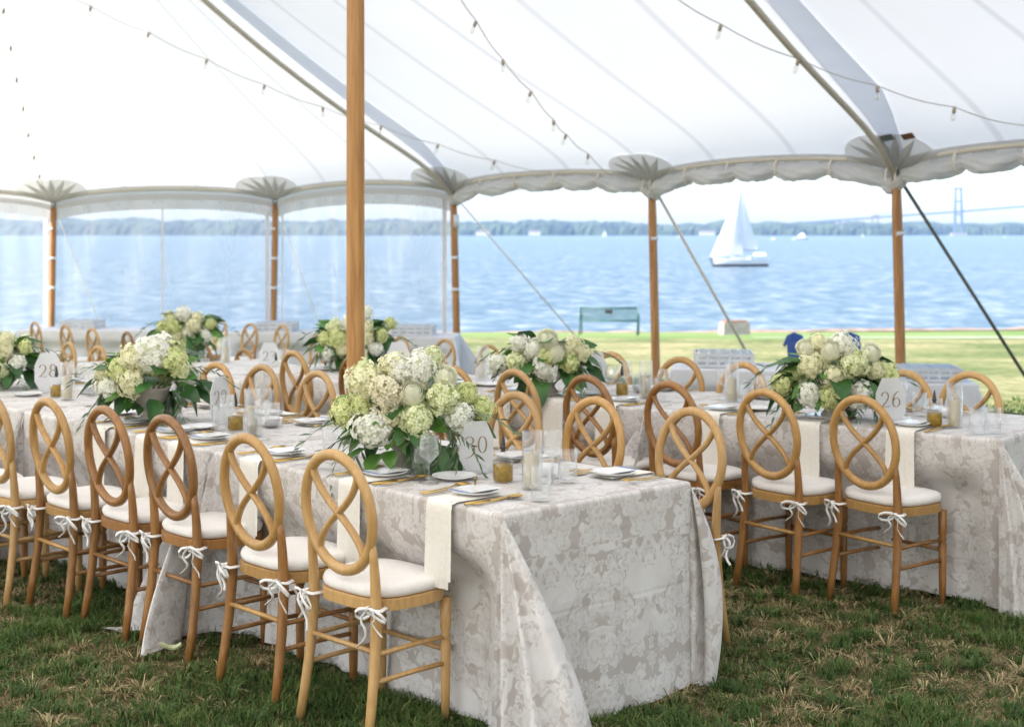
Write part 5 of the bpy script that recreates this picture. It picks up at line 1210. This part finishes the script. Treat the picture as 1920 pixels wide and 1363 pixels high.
# ---------------------------------------------------------------- grass blades under and around the tables
rs = np.random.RandomState(11)
def blades(n, y0, y1, hmul, wmul, seed):
    rs = np.random.RandomState(seed)
    y = np.sqrt(rs.rand(n)*(y1**2-y0**2)+y0**2); x = (rs.rand(n)*2-1)*(y*.372+.3)
    dry = drymask(x, y); clump = vnoise(x, y, .16, 7); tuft = vnoise(x, y, .07, 8)
    keep = rs.rand(n) < (1.0-.60*dry)*(.45+.75*tuft); x, y, dry, clump, tuft = x[keep], y[keep], dry[keep], clump[keep], tuft[keep]; n = len(x)
    isdry = rs.rand(n) < (.05+.56*dry)
    h = (.012+.022*rs.rand(n)+.034*clump**1.5*(1-dry))*hmul; h = np.where((rs.rand(n) < .012), h*1.7, h)
    h = np.where(isdry, h*.8, h)
    wd = (.0017+.0014*rs.rand(n))*wmul; a = rs.rand(n)*2*PI; lean = (.25+.9*rs.rand(n)+.9*isdry*rs.rand(n))*h
    la = a+rs.normal(0, .5, n)+1.57; sx, sy = np.cos(a)*wd, np.sin(a)*wd; lx, ly = np.cos(la)*lean, np.sin(la)*lean
    z0 = np.interp(y, [g[0] for g in GP], [g[1] for g in GP])-.002
    V = np.zeros((n, 5, 3)); V[:,0] = np.stack([x-sx, y-sy, z0], 1); V[:,1] = np.stack([x+sx, y+sy, z0], 1)
    V[:,2] = np.stack([x+lx*.35+sx*.8, y+ly*.35+sy*.8, z0+h*.6], 1); V[:,3] = np.stack([x+lx*.35-sx*.8, y+ly*.35-sy*.8, z0+h*.6], 1)
    V[:,4] = np.stack([x+lx, y+ly, z0+h*(.95-.25*isdry)], 1)
    g1 = np.array([.032,.078,.016]); g2 = np.array([.085,.15,.033]); g3 = np.array([.16,.18,.06]); d1 = np.array([.42,.33,.18]); d2 = np.array([.24,.18,.09])
    t = rs.rand(n, 1); green = g1*(1-t)+g2*t; t2 = (rs.rand(n, 1) < .25); green = np.where(t2, g3, green)*(.65+.7*clump[:,None])
    t = rs.rand(n, 1); dr = d1*t+d2*(1-t); col = np.where(isdry[:,None], dr, green)
    colv = np.repeat(col[:,None,:], 5, 1); colv[:,4] *= 1.15; rgba = np.concatenate([colv, np.ones((n,5,1))], 2)
    return V.reshape(-1,3), rgba.reshape(-1,4), n
def tufts(nt, y0, y1, seed):
    rs = np.random.RandomState(seed); per_ = 26
    ty = np.sqrt(rs.rand(nt)*(y1**2-y0**2)+y0**2); tx = (rs.rand(nt)*2-1)*(ty*.372+.3)
    dry = drymask(tx, ty); straw = rs.rand(nt) < (.08+.34*dry); sz = .6+.8*rs.rand(nt)
    y = np.repeat(ty, per_); x = np.repeat(tx, per_); n = len(x); st = np.repeat(straw, per_); sz = np.repeat(sz, per_)
    a = rs.rand(n)*2*PI; rad = .022*np.sqrt(rs.rand(n))*sz; x = x+np.cos(a)*rad; y = y+np.sin(a)*rad
    h = (.028+.030*rs.rand(n))*sz; lean = h*(.35+1.2*rs.rand(n)*(1+.5*st)); wd = .0019+.0012*rs.rand(n)
    pa = a+PI/2; sx, sy = np.cos(pa)*wd, np.sin(pa)*wd; lx, ly = np.cos(a)*lean, np.sin(a)*lean
    z0 = np.interp(y, [g[0] for g in GP], [g[1] for g in GP])-.002; h = np.where(st, h*.7, h)
    V = np.zeros((n, 5, 3)); V[:,0] = np.stack([x-sx, y-sy, z0], 1); V[:,1] = np.stack([x+sx, y+sy, z0], 1)
    V[:,2] = np.stack([x+lx*.4+sx*.8, y+ly*.4+sy*.8, z0+h*.7], 1); V[:,3] = np.stack([x+lx*.4-sx*.8, y+ly*.4-sy*.8, z0+h*.7], 1); V[:,4] = np.stack([x+lx, y+ly, z0+h*(.9-.5*rs.rand(n))], 1)
    t = rs.rand(n, 1); tt = np.repeat(rs.rand(nt), per_)[:,None]
    col = np.where(st[:,None], np.array([.46,.37,.20])*(.6+.5*t), np.array([.035,.090,.018])*(1-tt)+np.array([.11,.17,.045])*tt)*(.8+.4*t)
    colv = np.repeat(col[:,None,:], 5, 1); return V.reshape(-1,3), np.concatenate([colv, np.ones((n,5,1))], 2).reshape(-1,4), n
parts = [tufts(1900, 4.0, 7.2, 5), tufts(1200, 7.2, 10.7, 6), blades(150000, 4.0, 6.25, 1.0, 1.0, 1), blades(110000, 6.25, 10.3, 1.15, 1.7, 2), blades(50000, 10.3, 18, 1.2, 3.6, 3)]
V = np.concatenate([p[0] for p in parts]); col = np.concatenate([p[1] for p in parts]); n = sum(p[2] for p in parts)
b = (np.arange(n)*5)[:,None]; loops = np.concatenate([b+np.array([[0,1,2,3]]), b+np.array([[3,2,4]])], 1).ravel()
me = bpy.data.meshes.new('grass'); me.vertices.add(n*5); me.vertices.foreach_set('co', V.astype(np.float32).ravel())
me.loops.add(n*7); me.loops.foreach_set('vertex_index', loops.astype(np.int32)); me.polygons.add(n*2)
ls = (np.arange(n)*7)[:,None]+np.array([[0,4]]); me.polygons.foreach_set('loop_start', ls.ravel().astype(np.int32))
me.update(calc_edges=True); at_ = me.color_attributes.new('tint', 'FLOAT_COLOR', 'POINT'); at_.data.foreach_set('color', col.astype(np.float32).ravel())
gm, t_, N, L = newmat('grass_blades'); bb = N['Principled BSDF']; bb.inputs['Roughness'].default_value = .55; bb.inputs['Specular IOR Level'].default_value = .25
vc = N.new('ShaderNodeVertexColor'); vc.layer_name = 'tint'; L.new(vc.outputs[0], bb.inputs['Base Color']); tl = N.new('ShaderNodeBsdfTranslucent'); L.new(vc.outputs[0], tl.inputs[0])
mx = N.new('ShaderNodeMixShader'); mx.inputs[0].default_value = .25; L.new(bb.outputs[0], mx.inputs[1]); L.new(tl.outputs[0], mx.inputs[2]); L.new(mx.outputs[0], N['Material Output'].inputs[0])
me.materials.append(gm)
tag(link('grass', me), 'short patchy grass, green with dry straw patches, under the tent', kind='stuff')
